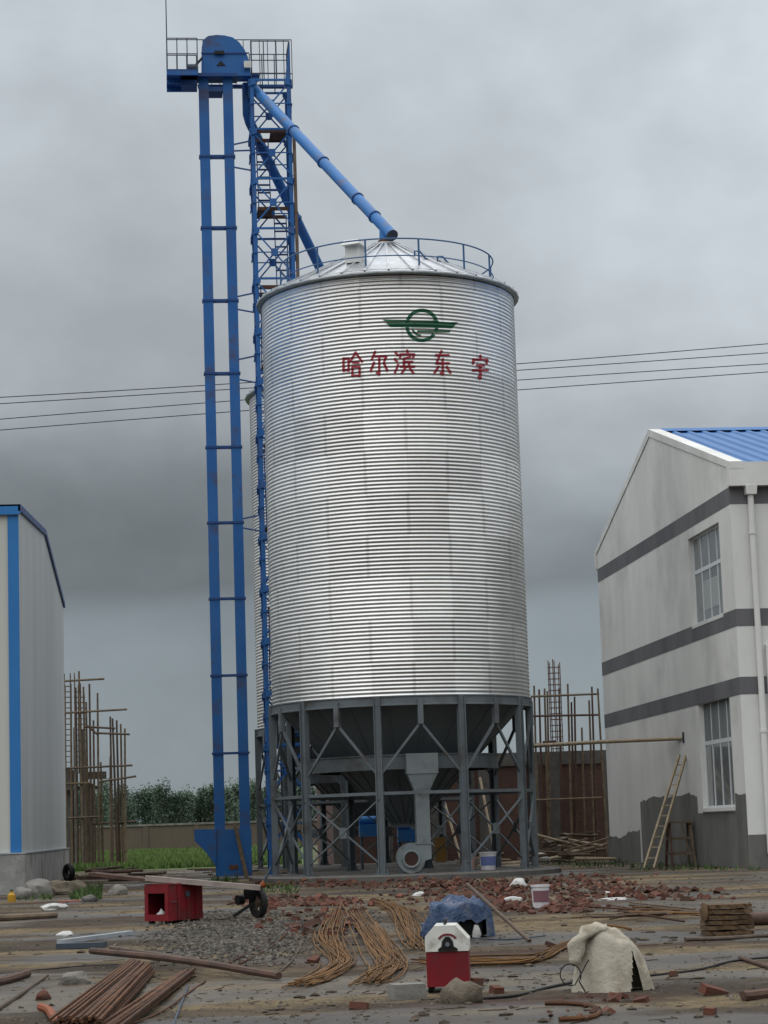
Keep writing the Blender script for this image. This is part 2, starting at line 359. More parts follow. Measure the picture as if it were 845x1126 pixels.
# ------------------------------------------------------------------ ground
def ground_mat():
    mt = bpy.data.materials.new('wet_muddy_yard'); mt.use_nodes = True; t = mt.node_tree; b = t.nodes['Principled BSDF']
    nw = t.nodes.new; lk = t.links.new
    tc = nw('ShaderNodeTexCoord')
    def ns(sc, dt=6, ro=.6, off=0, st=(1,1,1)):
        mp = nw('ShaderNodeMapping'); mp.inputs['Location'].default_value = (off, off*.7, 0); mp.inputs['Scale'].default_value = st; lk(tc.outputs['Object'], mp.inputs[0])
        n = nw('ShaderNodeTexNoise'); n.inputs['Scale'].default_value = sc; n.inputs['Detail'].default_value = dt; n.inputs['Roughness'].default_value = ro; lk(mp.outputs[0], n.inputs['Vector']); return n.outputs[0]
    def rng(v, a, b_, c=0., d=1.):
        n = nw('ShaderNodeMapRange'); n.inputs[1].default_value = a; n.inputs[2].default_value = b_; n.inputs[3].default_value = c; n.inputs[4].default_value = d; n.interpolation_type = 'SMOOTHSTEP'; lk(v, n.inputs[0]); return n.outputs[0]
    def mx(f, a, c):
        n = nw('ShaderNodeMix'); n.data_type = 'RGBA'
        for i, v in ((0, f), (6, a), (7, c)):
            if isinstance(v, tuple): n.inputs[i].default_value = (*v, 1)
            elif isinstance(v, float): n.inputs[i].default_value = v
            else: lk(v, n.inputs[i])
        return n.outputs[2]
    base = mx(rng(ns(.9, 8, .65), .35, .65), (.060,.046,.033), (.104,.081,.057))
    sand = rng(ns(.5, 6, .55, 13, (.42, .9, 1)), .45, .60)
    base = mx(sand, base, (.225,.17,.097))
    redm = rng(ns(.45, 7, .6, 31, (.5, 1, 1)), .55, .66)
    base = mx(redm, base, (.075,.040,.027))
    mid = rng(ns(3.2, 7, .7, 21), .42, .62)
    base = mx(mid, base, mx(.55, base, (.045,.038,.032)))
    fine = rng(ns(16, 6, .7, 5), .3, .7)
    base = mx(fine, base, mx(.5, base, (.035,.03,.026)))
    speck = rng(ns(45, 3, .6, 9), .66, .72)
    base = mx(speck, base, (.16,.145,.125))
    wet = rng(ns(.42, 6, .5, 57, (.45, .9, 1)), .48, .57)
    base = mx(wet, base, mx(.5, base, (.04,.039,.038)))
    lk(base, b.inputs['Base Color'])
    r = nw('ShaderNodeMapRange'); lk(wet, r.inputs[0]); r.inputs[3].default_value = .9; r.inputs[4].default_value = .33; lk(r.outputs[0], b.inputs['Roughness'])
    b.inputs['Specular IOR Level'].default_value = .12
    bp = nw('ShaderNodeBump'); bp.inputs['Distance'].default_value = .06
    st = nw('ShaderNodeMapRange'); lk(wet, st.inputs[0]); st.inputs[3].default_value = .9; st.inputs[4].default_value = .15; lk(st.outputs[0], bp.inputs['Strength'])
    lk(ns(9, 8, .7, 2), bp.inputs['Height']); lk(bp.outputs[0], b.inputs['Normal'])
    return mt
def spaced(a, fine0, fine1, step, b, grow=1.35):
    xs = []; x = fine0
    while x <= fine1: xs.append(x); x += step
    d = step; x = fine0; lo_ = []
    while x > a: d *= grow; x = max(a, x-d); lo_.append(x)
    d = step; x = xs[-1]; hi_ = []
    while x < b: d *= grow; x = min(b, x+d); hi_.append(x)
    return lo_[::-1] + xs + hi_
gx = spaced(-2500, -7, 18, .11, 2500); gy = spaced(-400, 11.5, 62, .15, 5000)
g = MB()
for y in gy:
    for x in gx: g.v.append(Vector((x, y, gz(x, y))))
nx = len(gx)
for j in range(len(gy)-1):
    for i in range(nx-1): g.f.append((j*nx+i, j*nx+i+1, (j+1)*nx+i+1, (j+1)*nx+i))
tag(g.build('ground', ground_mat(), smooth=True), kind='structure')

# ------------------------------------------------------------------ front silo
Pf = G(455, 967)
hd = Vector((Pf.x, Pf.y, 0)); 
SR = 3.30
hdn = hd.normalized()
# axis: seen at x ~ 433 in mid height
Cm = aY(434, 560, hd.length*hdn.y + SR)
SC = Vector((Cm.x, Cm.y, 0))
def zat(py, px=430, Y=None): return aY(px, py, SC.y if Y is None else Y).z
Z_TOP = zat(330)       # eave (edge height)
Z_BOT = zat(773, 441)
Z_APEX = zat(272, 424)
RINGS = 112
PIT = (Z_TOP-Z_BOT)/RINGS
SHEET_H = PIT*11
zincm = zinc()
def corr(z): return .0115*math.cos(2*PI*(z-Z_BOT)/PIT)
print('SILO', SC, Z_TOP, Z_BOT, Z_APEX, PIT)
silo = thing('grain_silo', SC, 'tall corrugated steel silo with green emblem and red writing, standing in front', 'silo')
wall = MB()
NS, per = 112, 8
prof = [(SR+corr(Z_BOT+PIT*i/per), Z_BOT+PIT*i/per) for i in range(RINGS*per+1)]
wall.lathe(prof, NS, SC)
wallo = wall.build('wall', zincm, silo, smooth=True, angle=80)
# roof
rf = MB(); NR = 36
re_ = SR+.15; zr_e = Z_TOP-.02; r_in = .36
slope = (Z_APEX-Z_TOP)/(SR-r_in)
rf.lathe([(r_in, Z_APEX), (SR, Z_TOP), (re_, Z_TOP-slope*.16), (re_, Z_TOP-slope*.16-.03), (SR-.02, Z_TOP-.05)], NR, SC)
rf.lathe([(.002, Z_APEX+.10), (.40, Z_APEX+.06), (.40, Z_APEX-.03)], 24, SC)
roof = rf.build('roof', galvroof, silo)
for k in range(NR):       # raised standing seams of the roof sheets
    a = 2*PI*(k+.5)/NR; d = Vector((math.cos(a), math.sin(a), 0))
    rib_p = SC + d*(r_in+.04) + Vector((0,0,Z_APEX+.012)); rib_q = SC + d*(re_-.01) + Vector((0,0,Z_TOP-slope*.15+.012))
    MB().bar(rib_p, rib_q, .05, .05).build('rib', galvroof, roof)
ev = MB(); ev.lathe([(SR+.035, Z_TOP-.04), (re_-.01, Z_TOP-slope*.16-.032), (re_-.012, Z_TOP-slope*.16-.05), (SR+.035, Z_TOP-.15), (SR+.026, Z_TOP-.15)], 96, SC)
ev.build('eave_skirt', galvtrim, silo)
# roof collar and neck
MB().lathe([(.20, Z_APEX+.02), (.20, Z_APEX+.08), (.23, Z_APEX+.08), (.23, Z_APEX+.12), (.14, Z_APEX+.12)], 20, SC).build('roof_collar', rustbrown, silo, smooth=True)
# ring beam, hopper cone, duct
Z_RING = Z_BOT-.24
MB().lathe([(SR-.12, Z_BOT), (SR+.05, Z_BOT), (SR+.05, Z_BOT-.03), (SR+.03, Z_BOT-.04), (SR+.03, Z_RING+.04), (SR+.06, Z_RING+.03), (SR+.06, Z_RING), (SR-.12, Z_RING), (SR-.12, Z_BOT)], 96, SC).build('ring_beam', greysteel, silo)
Z_CONE = zat(905, 443)
hop = MB().lathe([(SR-.06, Z_BOT-.05), (.32, Z_CONE), (.32, Z_CONE-.10), (.22, Z_CONE-.10)], 64, SC)
hopo = hop.build('hopper', greyhop, silo, smooth=True)
for k in range(20):
    a = 2*PI*(k+.3)/20; d = Vector((math.cos(a), math.sin(a), 0))
    MB().bar(SC+d*(SR-.10)+Vector((0,0,Z_BOT-.085)), SC+d*.34+Vector((0,0,Z_CONE-.02)), .05, .03).build('seam', greyhop, hopo)
zd0, zd1 = zat(846, 441, SC.y-2.2), zat(831, 441, SC.y-2.2)
rd = .735*SR
MB().lathe([(rd-.25, zd0), (rd, zd0), (rd, zd1), (rd+.03, zd1), (rd+.03, zd1+.03), (rd-.5, zd1+.03), (rd-.5, zd1)], 40, SC).build('air_duct_ring', greysteel, silo)
# legs, ties, braces; angles measured from -Y (towards the camera), clockwise seen from above = +X
def cyl(th, r, z): return SC + Vector((math.sin(th)*r, -math.cos(th)*r, z))
TH = [R(-52+36*i) for i in range(10)]
Z_TIE = zat(872, 441, SC.y-3)
RL = SR+.02
for th in TH:
    rot = Matrix.Rotation(th, 3, 'Z')
    lg = MB()
    zt = Z_BOT-.002
    for dx in (-.075, .075): lg.box(cyl(th, RL, (zt+.13)/2)+rot@Vector((dx,0,0)), (.02,.16,zt-.13), rot)
    lg.box(cyl(th, RL+.02, (zt+.13)/2), (.13,.018,zt-.13), rot)
    lo = lg.build('leg', greysteel, silo)
    MB().box(cyl(th, RL, .142), (.36,.36,.022), rot).build('foot_plate', greysteel, lo)
    for sx in (-1, 1):
        vv = [cyl(th, RL, .153)+rot@Vector((sx*.087,0,0)), cyl(th, RL, .153)+rot@Vector((sx*.16,0,0)), cyl(th, RL, .40)+rot@Vector((sx*.087,0,0))]
        MB().prism(vv, rot@Vector((0,.015,0))).build('gusset', greysteel, lo)
for i, th in enumerate(TH):
    t2 = th+R(36); tm = th+R(18)
    rot = Matrix.Rotation(tm, 3, 'Z')
    # bracket under the ring in mid bay, inverted V, tie, and X with gusset except in the doorway bay
    rm = SR*math.cos(R(18))+.10
    MB().box(cyl(tm, SR+.02, Z_RING-.16), (.13,.13,.60), rot).build('bracket', greysteel, silo)
    zb = Z_RING-.42
    for t_ in (th, t2):
        MB().bar(cyl(tm, SR, zb), cyl(t_, RL, Z_TIE+.40), .058, .058).build('brace', greysteel, silo)
    MB().bar(cyl(th, RL, Z_TIE), cyl(t2, RL, Z_TIE), .07, .075).build('tie', greysteel, silo)
    if i not in (1,):
        mid = (cyl(th, RL, 0)+cyl(t2, RL, 0))/2; zm = (Z_TIE-.12+.35)/2
        MB().bar(cyl(th, RL-.01, Z_TIE-.12), cyl(t2, RL-.01, .35), .055, .03).build('brace', greysteel, silo)
        MB().bar(cyl(t2, RL+.03, Z_TIE-.12), cyl(th, RL+.03, .35), .055, .03).build('brace', greysteel, silo)
        MB().box(mid*1.0+Vector((0,0,zm)) + rot@Vector((0,-.035,0)), (.2,.02,.26), rot).build('gusset', greysteel, silo)
# roof railing
NP = 13; rr = .85*SR; z_r0 = Z_TOP+.15*SR*slope*.9
z_top = zat(293, 424); z_mid = z_top-.44
rg = MB(); 
ring = lambda z: [cyl(2*PI*k/78, rr, z) for k in range(79)]
MB().tube(ring(z_top), .02, 6, False).build('top_rail', rail_blue, silo, True)
MB().tube(ring(z_mid), .016, 6, False).build('mid_rail', rail_blue, silo, True)
for k in range(NP):
    th = R(-16.5+360/NP*k)
    MB().bar(cyl(th, rr, z_r0-.03), cyl(th, rr, z_top), .045, .045).build('rail_post', rail_blue, silo)
# roof ladder rungs (small blue steps on the front slope)
for th, r_ in ((R(24), .62), (R(38), .70)):
    p = cyl(th, SR*r_, Z_TOP+slope*SR*(1-r_)+.01); q = p+Vector((-.16,0,.20))
    MB().tube([p, q, q+Vector((-.12,.05,.02)), p+Vector((-.28,.1,.0))], .025, 6).build('step_iron', rail_blue, silo)
# inspection hatch hood on roof
hth = R(-27); hb = cyl(hth, SR*.67, Z_TOP+slope*SR*.33); rot = Matrix.Rotation(hth, 3, 'Z')
hm = MB().box(hb+Vector((0,0,.16)), (.36,.40,.44), rot)
hh = hm.build('vent_hood', galvwhite, silo)
MB().box(hb+Vector((0,-.06,.44)), (.50,.62,.13), rot, taper=.8).build('hood_cap', galvwhite, hh)
rear_off = Vector(aY(392.5, 560, SC.y+12.6)-SC); rear_off.z = 0
silo2 = copy_tree(silo); silo2.location = SC+rear_off
tag(silo2, 'corrugated steel silo standing mostly hidden behind the lettered one', 'silo')

# painted marks: each stroke is a thin skin that follows the corrugation
def on_silo(px, py, off):
    d = ray(px, py); o = CO - SC
    a = d.x*d.x+d.y*d.y; b_ = 2*(o.x*d.x+o.y*d.y); c = o.x*o.x+o.y*o.y-SR*SR
    t = (-b_-math.sqrt(b_*b_-4*a*c))/(2*a); p = CO+d*t
    n = Vector((p.x-SC.x, p.y-SC.y, 0)).normalized()
    return SC + n*(SR+corr(p.z)+off) + Vector((0,0,p.z))
class Paint(MB):
    k = 0
    def quad(s, a, b_, c, d, step=.6):          # px corners, bilinear grid
        a, b_, c, d = [Vector((*q, 0)) for q in (a, b_, c, d)]
        nu = max(1, int(max((b_-a).length, (c-d).length)/step)); nv = max(1, int(max((d-a).length, (c-b_).length)/step))
        off = .005 + .0006*(Paint.k % 9); Paint.k += 1
        base = len(s.v)
        for j in range(nv+1):
            for i in range(nu+1):
                u, v = i/nu, j/nv
                p = (a*(1-u)+b_*u)*(1-v)+(d*(1-u)+c*u)*v
                s.v.append(on_silo(p.x, p.y, off))
        for j in range(nv):
            for i in range(nu):
                q = base+j*(nu+1)+i; s.f.append((q, q+1, q+nu+2, q+nu+1))
    def stroke(s, p, q, w):
        p = Vector(p); q = Vector(q); d = (q-p).normalized(); n = Vector((-d.y, d.x))*w/2
        p = p-d*w*.3; q = q+d*w*.3
        s.quad(p-n, q-n, q+n, p+n)
    def arc(s, c, r0, r1, a0, a1, n=28):
        for i in range(n):
            t0 = a0+(a1-a0)*i/n; t1 = a0+(a1-a0)*(i+1)/n
            e = lambda r, t: (c[0]+r*math.cos(t), c[1]+r*math.sin(t))
            Paint.k -= 1 if i else 0
            s.quad(e(r0, t0), e(r1, t0), e(r1, t1), e(r0, t1))
Q = lambda x, y: (360+x/4.447, 330+y/4.447)
em = Paint(); cc = Q(463, 123)
em.arc(cc, 14.6, 18.4, R(-215), R(28)); em.arc(cc, 14.6, 18.4, R(36), R(150))
em.arc(cc, 10.2, 12.4, R(95), R(155), 10)
def qq(*p): em.quad(*[Q(*k) for k in p])
qq((270,94),(400,97),(400,106),(284,104)); qq((286,109),(640,108),(612,137),(308,131)); qq((400,98),(545,100),(545,107),(400,106))
qq((440,147),(606,149),(598,158),(440,157))
em.build('painted_emblem', emerald, silo)
GL = {
 'ha': ((72,245,175,380), [(8,30,8,76),(8,30,32,30),(32,30,32,76),(8,72,32,72),(65,8,40,42),(65,8,96,42),(52,45,80,45),(50,60,50,95),(50,60,84,60),(84,60,84,95),(50,92,84,92)]),
 'er': ((200,240,300,375), [(35,8,18,38),(28,26,90,26),(90,26,80,42),(55,30,55,92),(55,92,42,84),(30,48,12,80),(76,48,95,78)]),
 'bin': ((325,240,430,365), [(8,12,20,24),(4,38,16,48),(6,92,22,60),(62,4,66,14),(32,18,30,34),(32,20,96,20),(96,20,90,34),(78,30,48,38),(48,36,48,68),(48,50,88,50),(72,50,72,68),(32,68,98,68),(54,74,38,94),(76,74,92,94)]),
 'dong': ((508,243,610,375), [(22,20,85,20),(50,4,26,50),(26,50,86,50),(56,34,56,92),(56,92,44,86),(36,62,16,86),(74,62,94,86)]),
 'yu': ((705,265,790,395), [(50,4,54,14),(12,18,10,36),(12,20,92,20),(92,20,86,36),(30,42,74,42),(8,60,96,60),(52,42,52,92),(52,92,40,84)]),
}
for k, ((x0, y0, x1, y1), st) in GL.items():
    pm = Paint()
    for a, b_, c, d in st:
        pm.stroke(Q(x0+(x1-x0)*a/100, y0+(y1-y0)*b_/100), Q(x0+(x1-x0)*c/100, y0+(y1-y0)*d/100), 2.7)
    pm.build('painted_character', crimson, silo)

# concrete pad under both silos: a low slab with a kerb face
padm = MB()
for c in (SC, SC+rear_off):
    padm.lathe([(0.001, .13), (SR+.55, .13), (SR+.62, .10), (SR+.62, -.05)], 64, c)
    break
pado = padm.build('concrete_pad', concrete_dk); tag(pado, kind='structure')
pad2 = MB().lathe([(0.001, .126), (SR+.55, .126), (SR+.6, -.05)], 64, SC+rear_off).build('concrete_pad', concrete_dk); tag(pad2, kind='structure')

# ------------------------------------------------------------------ blower in front of the hopper
FY = SC.y-rd-.10
fx = lambda px, py: aY(px, py, FY)
c_v = fx(452.5, 944.5); rv_ = 17.5*c_v.y/FPX
blow = thing('centrifugal_blower', (c_v.x, FY, .13), 'grey centrifugal blower with round inlet and tall duct under the hopper', 'blower')
d0 = fx(457, 900); d1 = fx(472.5, 900); zt1 = fx(465, 869).z; zd_b = fx(465, 928).z
ww = d1.x-d0.x; xc = (d0.x+d1.x)/2
vol = MB(); pts = []
for k in range(0, 33):       # volute outline, growing spiral that ends in the outlet on the right
    a = R(0)-R(300)*k/32; r_ = rv_*(.82+.20*k/32)
    pts.append(Vector((c_v.x+r_*math.cos(a), FY-.20, c_v.z+r_*math.sin(a))))
pts = [Vector((d1.x, FY-.20, zd_b)), Vector((d1.x, FY-.20, c_v.z))] + pts[1:] + [Vector((d0.x, FY-.20, zd_b))]
vol.prism(pts, (0,.40,0)); casing = vol.build('casing', greyfan, blow)
rt = Matrix.Rotation(R(90), 3, 'X')
ir = rv_*.44
inl = MB(); prof = [(ir, 0), (ir+.05, 0), (ir+.05, .04), (ir+.02, .05), (ir, .04), (ir*.8, -.06)]
n_ = 28
for r_, z in prof:
    for k in range(n_):
        t = 2*PI*k/n_; inl.v.append(Vector((c_v.x-.02+r_*math.cos(t), FY-.203-z, c_v.z+r_*math.sin(t))))
for i in range(len(prof)-1):
    for k in range(n_): inl.f.append((i*n_+k, i*n_+(k+1)%n_, (i+1)*n_+(k+1)%n_, (i+1)*n_+k))
inl.build('inlet_ring', greyfan, casing, True)
MB().tube([(c_v.x-.02, FY-.206, c_v.z), (c_v.x-.02, FY-.225, c_v.z)], ir*.97, 24).build('inlet_dark_disc', mat('shaded_rusty_inside', (.05,.025,.02), .8), casing)  # solid disc; the dark of the open inlet is put into its reddish colour
MB().bx(d0.x+.004, d1.x-.004, FY-.17, FY+.17, zd_b+.03, zt1).build('duct', greyfan, blow)
for z in (zd_b+.015, zt1-.01): MB().bx(d0.x-.04, d1.x+.04, FY-.22, FY+.22, z-.014, z+.014).build('flange', greyfan, blow)
# transition funnel up to the ring
b0 = fx(446.5, 829); b1 = fx(479.5, 829); zf0 = fx(463, 851).z; zf1 = b0.z
tr = MB(); A = [(b0.x, FY-.22, zf0), (b1.x, FY-.22, zf0), (b1.x, FY+.16, zf0), (b0.x, FY+.16, zf0)]
B = [(d0.x-.02, FY-.18, zt1+.006), (d1.x+.02, FY-.18, zt1+.006), (d1.x+.02, FY+.16, zt1+.006), (d0.x-.02, FY+.16, zt1+.006)]
tr.add(A+B, [(0,1,2,3),(7,6,5,4),(0,1,5,4),(1,2,6,5),(2,3,7,6),(3,0,4,7)])
tr.build('transition', greyfan, blow)
MB().bx(b0.x-.02, b1.x+.02, FY-.24, FY+.16, zf0+.003, zf1).build('outlet_box', greyfan, blow)
MB().bx(c_v.x-.30, c_v.x+.34, FY-.16, FY+.5, .132, max(.16, c_v.z-rv_*1.0+.02)).build('base_frame', greysteel, blow)
MB().tube([(c_v.x, FY+.21, c_v.z), (c_v.x, FY+.62, c_v.z)], .17, 16).build('motor', blue, blow, True)

# ------------------------------------------------------------------ bucket elevator
EY = 63.4
ex = lambda px, py=500: aY(px, py, EY)
l0, l1 = ex(227.3).x, ex(238.6).x; q0, q1 = ex(254.6).x, ex(265.6).x
Ztop = ex(240, 84).z-.101
ele = thing('bucket_elevator', ((l0+q1)/2, EY, 0), 'tall blue twin leg bucket elevator with rounded head and inlet hopper', 'grain elevator')
DP = .24
for a, b_ in ((l0, l1), (q0, q1)):
    lg = MB().bx(a, b_, EY-DP/2, EY+DP/2, ex(250, 912).z, Ztop).build('casing_leg', blue, ele)
    for py in (172.7, 251, 331, 411, 492, 575, 658.5, 743, 828.5):
        z = ex(245, py).z
        th_ = .03 if py in (172.7, 251, 331, 411, 492, 575, 658.5, 743, 828.5) else .012
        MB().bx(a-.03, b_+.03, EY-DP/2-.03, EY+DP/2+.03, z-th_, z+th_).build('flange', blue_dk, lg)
for py in (172.7, 251, 331, 411, 492, 575, 658.5, 743, 828.5):
    z = ex(245, py).z
    for yy in (-.11, .11): MB().bx(l1+.031, q0-.031, EY+yy-.025, EY+yy+.025, z-.03, z+.03).build('spacer', blue_dk, ele)
# head hood: rounded housing
hp = [(221.8,84),(222,52),(223.5,44),(229,39.5),(238,38.3),(247,38.8),(256,41),(263,46),(269,54),(273,63),(275.5,73),(276,83)]
hd_ = MB().prism([aY(x, y, EY-.27) for x, y in hp], (0,.54,0)); heado = hd_.build('head_hood', blue, ele)
zs = ex(240, 62).z
MB().bx(ex(222,62).x-.02, ex(273,62).x+.02, EY-.30, EY-.272, zs-.02, zs+.02).build('head_joint', blue_dk, heado)
pb = ex(241, 62)
MB().bx(pb.x-.14, pb.x+.14, EY-.36, EY-.303, pb.z-.05, pb.z+.05).build('bearing', black_paint, heado)
pv = ex(243, 74)
MB().prism([pv+Vector((-.14,-.285,-.05)), pv+Vector((.14,-.285,-.05)), pv+Vector((0,-.285,.10))], (0,.012,0)).build('inspection_gap', black_paint, heado)
MB().bx(ex(268,72).x, ex(276,72).x, EY-.40, EY-.30, ex(272,79).z, ex(272,72).z).build('junction_box', white_paint, heado)
za = ex(250, 84).z
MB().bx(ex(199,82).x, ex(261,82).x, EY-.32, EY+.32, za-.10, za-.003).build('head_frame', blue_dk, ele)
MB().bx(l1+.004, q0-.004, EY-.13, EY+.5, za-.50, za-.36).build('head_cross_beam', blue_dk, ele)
# boot and its inlet hopper
zb1 = ex(250, 912).z
MB().bx(l0+.01, q1+.02, EY-.2, EY+.2, .05, zb1).build('boot', blue, ele)
bp_ = ex(241, 953)
MB().bx(ex(252,953).x, ex(262,953).x, EY-.215, EY-.202, ex(255,956).z, ex(255,951).z).build('boot_slide', rustbrown, ele)
ih = [(213.5,912),(238,912),(238,953),(232,944),(226,936),(214.5,925)]
MB().prism([aY(x, y, EY-.26) for x, y in ih], (0,.52,0)).build('inlet_hopper', blue_dk if False else blue, ele)
# motor platform on the left of the head
x0, x1 = ex(183.5, 90).x, l0-.03
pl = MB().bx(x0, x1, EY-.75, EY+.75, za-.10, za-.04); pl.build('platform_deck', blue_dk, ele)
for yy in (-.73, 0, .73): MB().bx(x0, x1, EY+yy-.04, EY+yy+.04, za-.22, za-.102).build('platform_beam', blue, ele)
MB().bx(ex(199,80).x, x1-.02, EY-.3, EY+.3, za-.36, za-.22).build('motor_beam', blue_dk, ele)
MB().tube([(ex(206,80).x, EY-.35, za+.12), (ex(218,80).x, EY-.35, za+.12)], .13, 14).build('drive_motor', dark_rail, ele, True)
for o_ in (0, .12): MB().bar((ex(212,80).x, EY-.42, za+.08+o_*.3), (ex(222,66).x+.02, EY-.42, za+.40+o_*.4), .035).build('drive_belt', black_paint, ele)
zr = aY(190, 42, EY-.72).z; zrr = aY(250, 43.5, EY+.72).z; tx_r = aY(321, 60, EY+.72).x
def rails(parent, pts, zt, zb, posts, m, n_mid=1, r=.016):
    for z in [zt]+[zb+(zt-zb)*(i+1)/(n_mid+1) for i in range(n_mid)]:
        MB().tube([Vector((p[0], p[1], z)) for p in pts], r, 6).build('rail', m, parent)
    for i in range(len(pts)-1):
        a, b_ = Vector((*pts[i], 0)), Vector((*pts[i+1], 0)); n = max(1, round((b_-a).length/posts))
        for k in range(n+(1 if i == len(pts)-2 else 0)):
            p = a.lerp(b_, k/n); MB().bar((p.x, p.y, zb), (p.x, p.y, zt), .03).build('rail_post', m, parent)
rails(ele, [(x1, EY-.72), (x0+.02, EY-.72), (x0+.02, EY+.72), (x1, EY+.72)], zr, za-.04, .32, dark_rail)
for zz in (zrr, za+.34): MB().tube([(x0+.02, EY+.735, zz), (tx_r, EY+.735, zz)], .016, 6).build('rail', dark_rail, ele)
for k in range(12):
    xx = x1+.2+(tx_r-x1-.2)*k/11; MB().bar((xx, EY+.735, za-.04), (xx, EY+.735, zrr), .022).build('rail_post', dark_rail, ele)
MB().bx(x1+.02, tx_r, EY+.60, EY+.76, za-.12, za-.04).build('walkway', blue_dk, ele)
MB().tube([(x0+.02, EY-.75, zr-.9), (x0+.02, EY-.75, ex(184, -30).z)], [.02, .012], 6).build('lightning_rod', dark_rail, ele)

# ------------------------------------------------------------------ lattice tower
TY0, TY1 = 63.2, 64.35
tx0 = aY(280.2, 500-190, TY0).x; tx0 = aY(276.5, 150, TY0).x; tx1 = aY(321.0, 150, TY0).x
ZT = aY(296, 87, TY0).z
tower = thing('lattice_tower', ((tx0+tx1)/2, (TY0+TY1)/2, 0), 'blue lattice steel tower with inner stair beside the elevator legs', 'tower')
cor = [(tx0, TY0), (tx1, TY0), (tx1, TY1), (tx0, TY1)]
for x, y in cor:
    sx = 1 if x == tx0 else -1; sy = 1 if y == TY0 else -1
    MB().bx(x, x+sx*.11, y, y+sy*.014, .05, ZT).bx(x, x+sx*.014, y+sy*.016, y+sy*.11, .05, ZT).build('post', blue, tower)
PH = 1.50; npan = int(ZT/PH); z0 = ZT-npan*PH
faces = []
for i in range(4):
    a, b_ = Vector((*cor[i], 0)), Vector((*cor[(i+1) % 4], 0)); nrm = (b_-a).normalized().cross(Vector((0,0,1)))
    o1, o2 = nrm*.012, nrm*.03; up = Vector((0,0,1)); dd = (b_-a).normalized(); mid = (a+b_)/2; w_ = dd*.10
    for k in range(npan):
        z = ZT-k*PH; hz = MB()
        hz.bar(a+up*(z-.03)+nrm*.02, b_+up*(z-.03)+nrm*.02, .045, .06)
        hz.bar(a+up*(z-PH/2)+o2, b_+up*(z-PH/2)+o2, .03, .03)
        hz.bar(a+up*(z-.06)+o1, b_+up*(z-PH+.04)+o1, .042, .014, nrm); hz.bar(b_+up*(z-.06)-o1, a+up*(z-PH+.04)-o1, .042, .03, nrm)
        hz.prism([mid-w_+up*(z-PH/2-.11)+o2*1.7, mid+w_+up*(z-PH/2-.11)+o2*1.7, mid+w_+up*(z-PH/2+.11)+o2*1.7, mid-w_+up*(z-PH/2+.11)+o2*1.7], -nrm*.06)
        for e, s_ in ((a, 1), (b_, -1)):
            p = e+dd*s_*.10+up*(z-.08)+o2*1.7; hz.prism([p-dd*s_*.09-up*.13, p+dd*s_*.07-up*.08, p+dd*s_*.07+up*.07, p-dd*s_*.09+up*.07], -nrm*.05)
        hz.build('lattice_panel', blue, tower)
# stair flights and rusty landings
for k in range(0, 8):
    z = ZT-1.55-k*2.35
    if z < 1: break
    ld = MB().bx(tx0+.14, tx1-.14, TY0+.1, TY0+.16, z-.05, z+.05).bx(tx0+.14, tx1-.14, TY1-.16, TY1-.1, z-.05, z+.05)
    half = (tx0+tx1)/2
    s_ = (tx0+.14, half-.02) if k % 2 else (half-.02, tx1-.14)
    ld.bx(s_[0], s_[1], TY0+.16, TY1-.16, z-.02, z+.03)
    ld.build('landing', rustbrown, tower)
    fl = MB(); s2 = (half+.06, tx1-.18) if k % 2 else (tx0+.18, half-.06)
    nst = 9
    for j in range(nst):
        zz = z-2.3+2.3*j/nst; yy = TY0+.25+(TY1-TY0-.5)*((j/nst) if k % 4 < 2 else 1-j/nst)
        fl.bx(s2[0], s2[1], yy-.06, yy+.06, zz-.012, zz+.012)
    for xx in s2:
        ya = TY0+.25; yb = TY1-.25
        if k % 4 >= 2: ya, yb = yb, ya
        fl.bar((xx, ya, z-2.3), (xx, yb, z), .03, .06)
    fl.build('stair_flight', blue_dk, tower)
zl0 = aY(324, 306, TY0).z-6
MB().tube([(tx1+.07, TY0+.03, zl0), (tx1+.07, TY0+.03, aY(322,148,TY0).z)], .05, 8).build('rusty_riser_pipe', rust_pale, tower, True)
zrt = aY(296, 45, TY0).z
rails(tower, [(tx0+.05, TY0+.02), (tx1-.02, TY0+.02), (tx1-.02, TY1), (tx0+.05, TY1)], zrt, ZT, .36, dark_rail, 1)
MB().prism([(tx1-.15, TY0-.01, ZT-.02), (tx1, TY0-.01, ZT-.02), (tx1, TY0-.01, zrt)], (0,.012,0)).build('corner_plate', blue, tower)
MB().prism([(tx1+.003, TY0-.01, ZT-1.5), (tx1+.003, TY0+.35, ZT-.3), (tx1+.003, TY0-.01, zrt)], (.012,0,0)).build('corner_plate', blue_dk, tower)
# struts that tie the elevator legs to the tower
for py, nn in ((160, 1), (167, 0), (185, 2), (327, 1), (341, 2), (396, 1), (418, 2), (571, 1), (581, 2)):
    z = aY(270, py, EY).z
    MB().bar((q1-.01, EY-.1, z), (tx0+.02, TY0+.05, z+(.10 if nn == 1 else -.12 if nn == 2 else 0)), .04).build('tie_strut', blue_dk, tower)
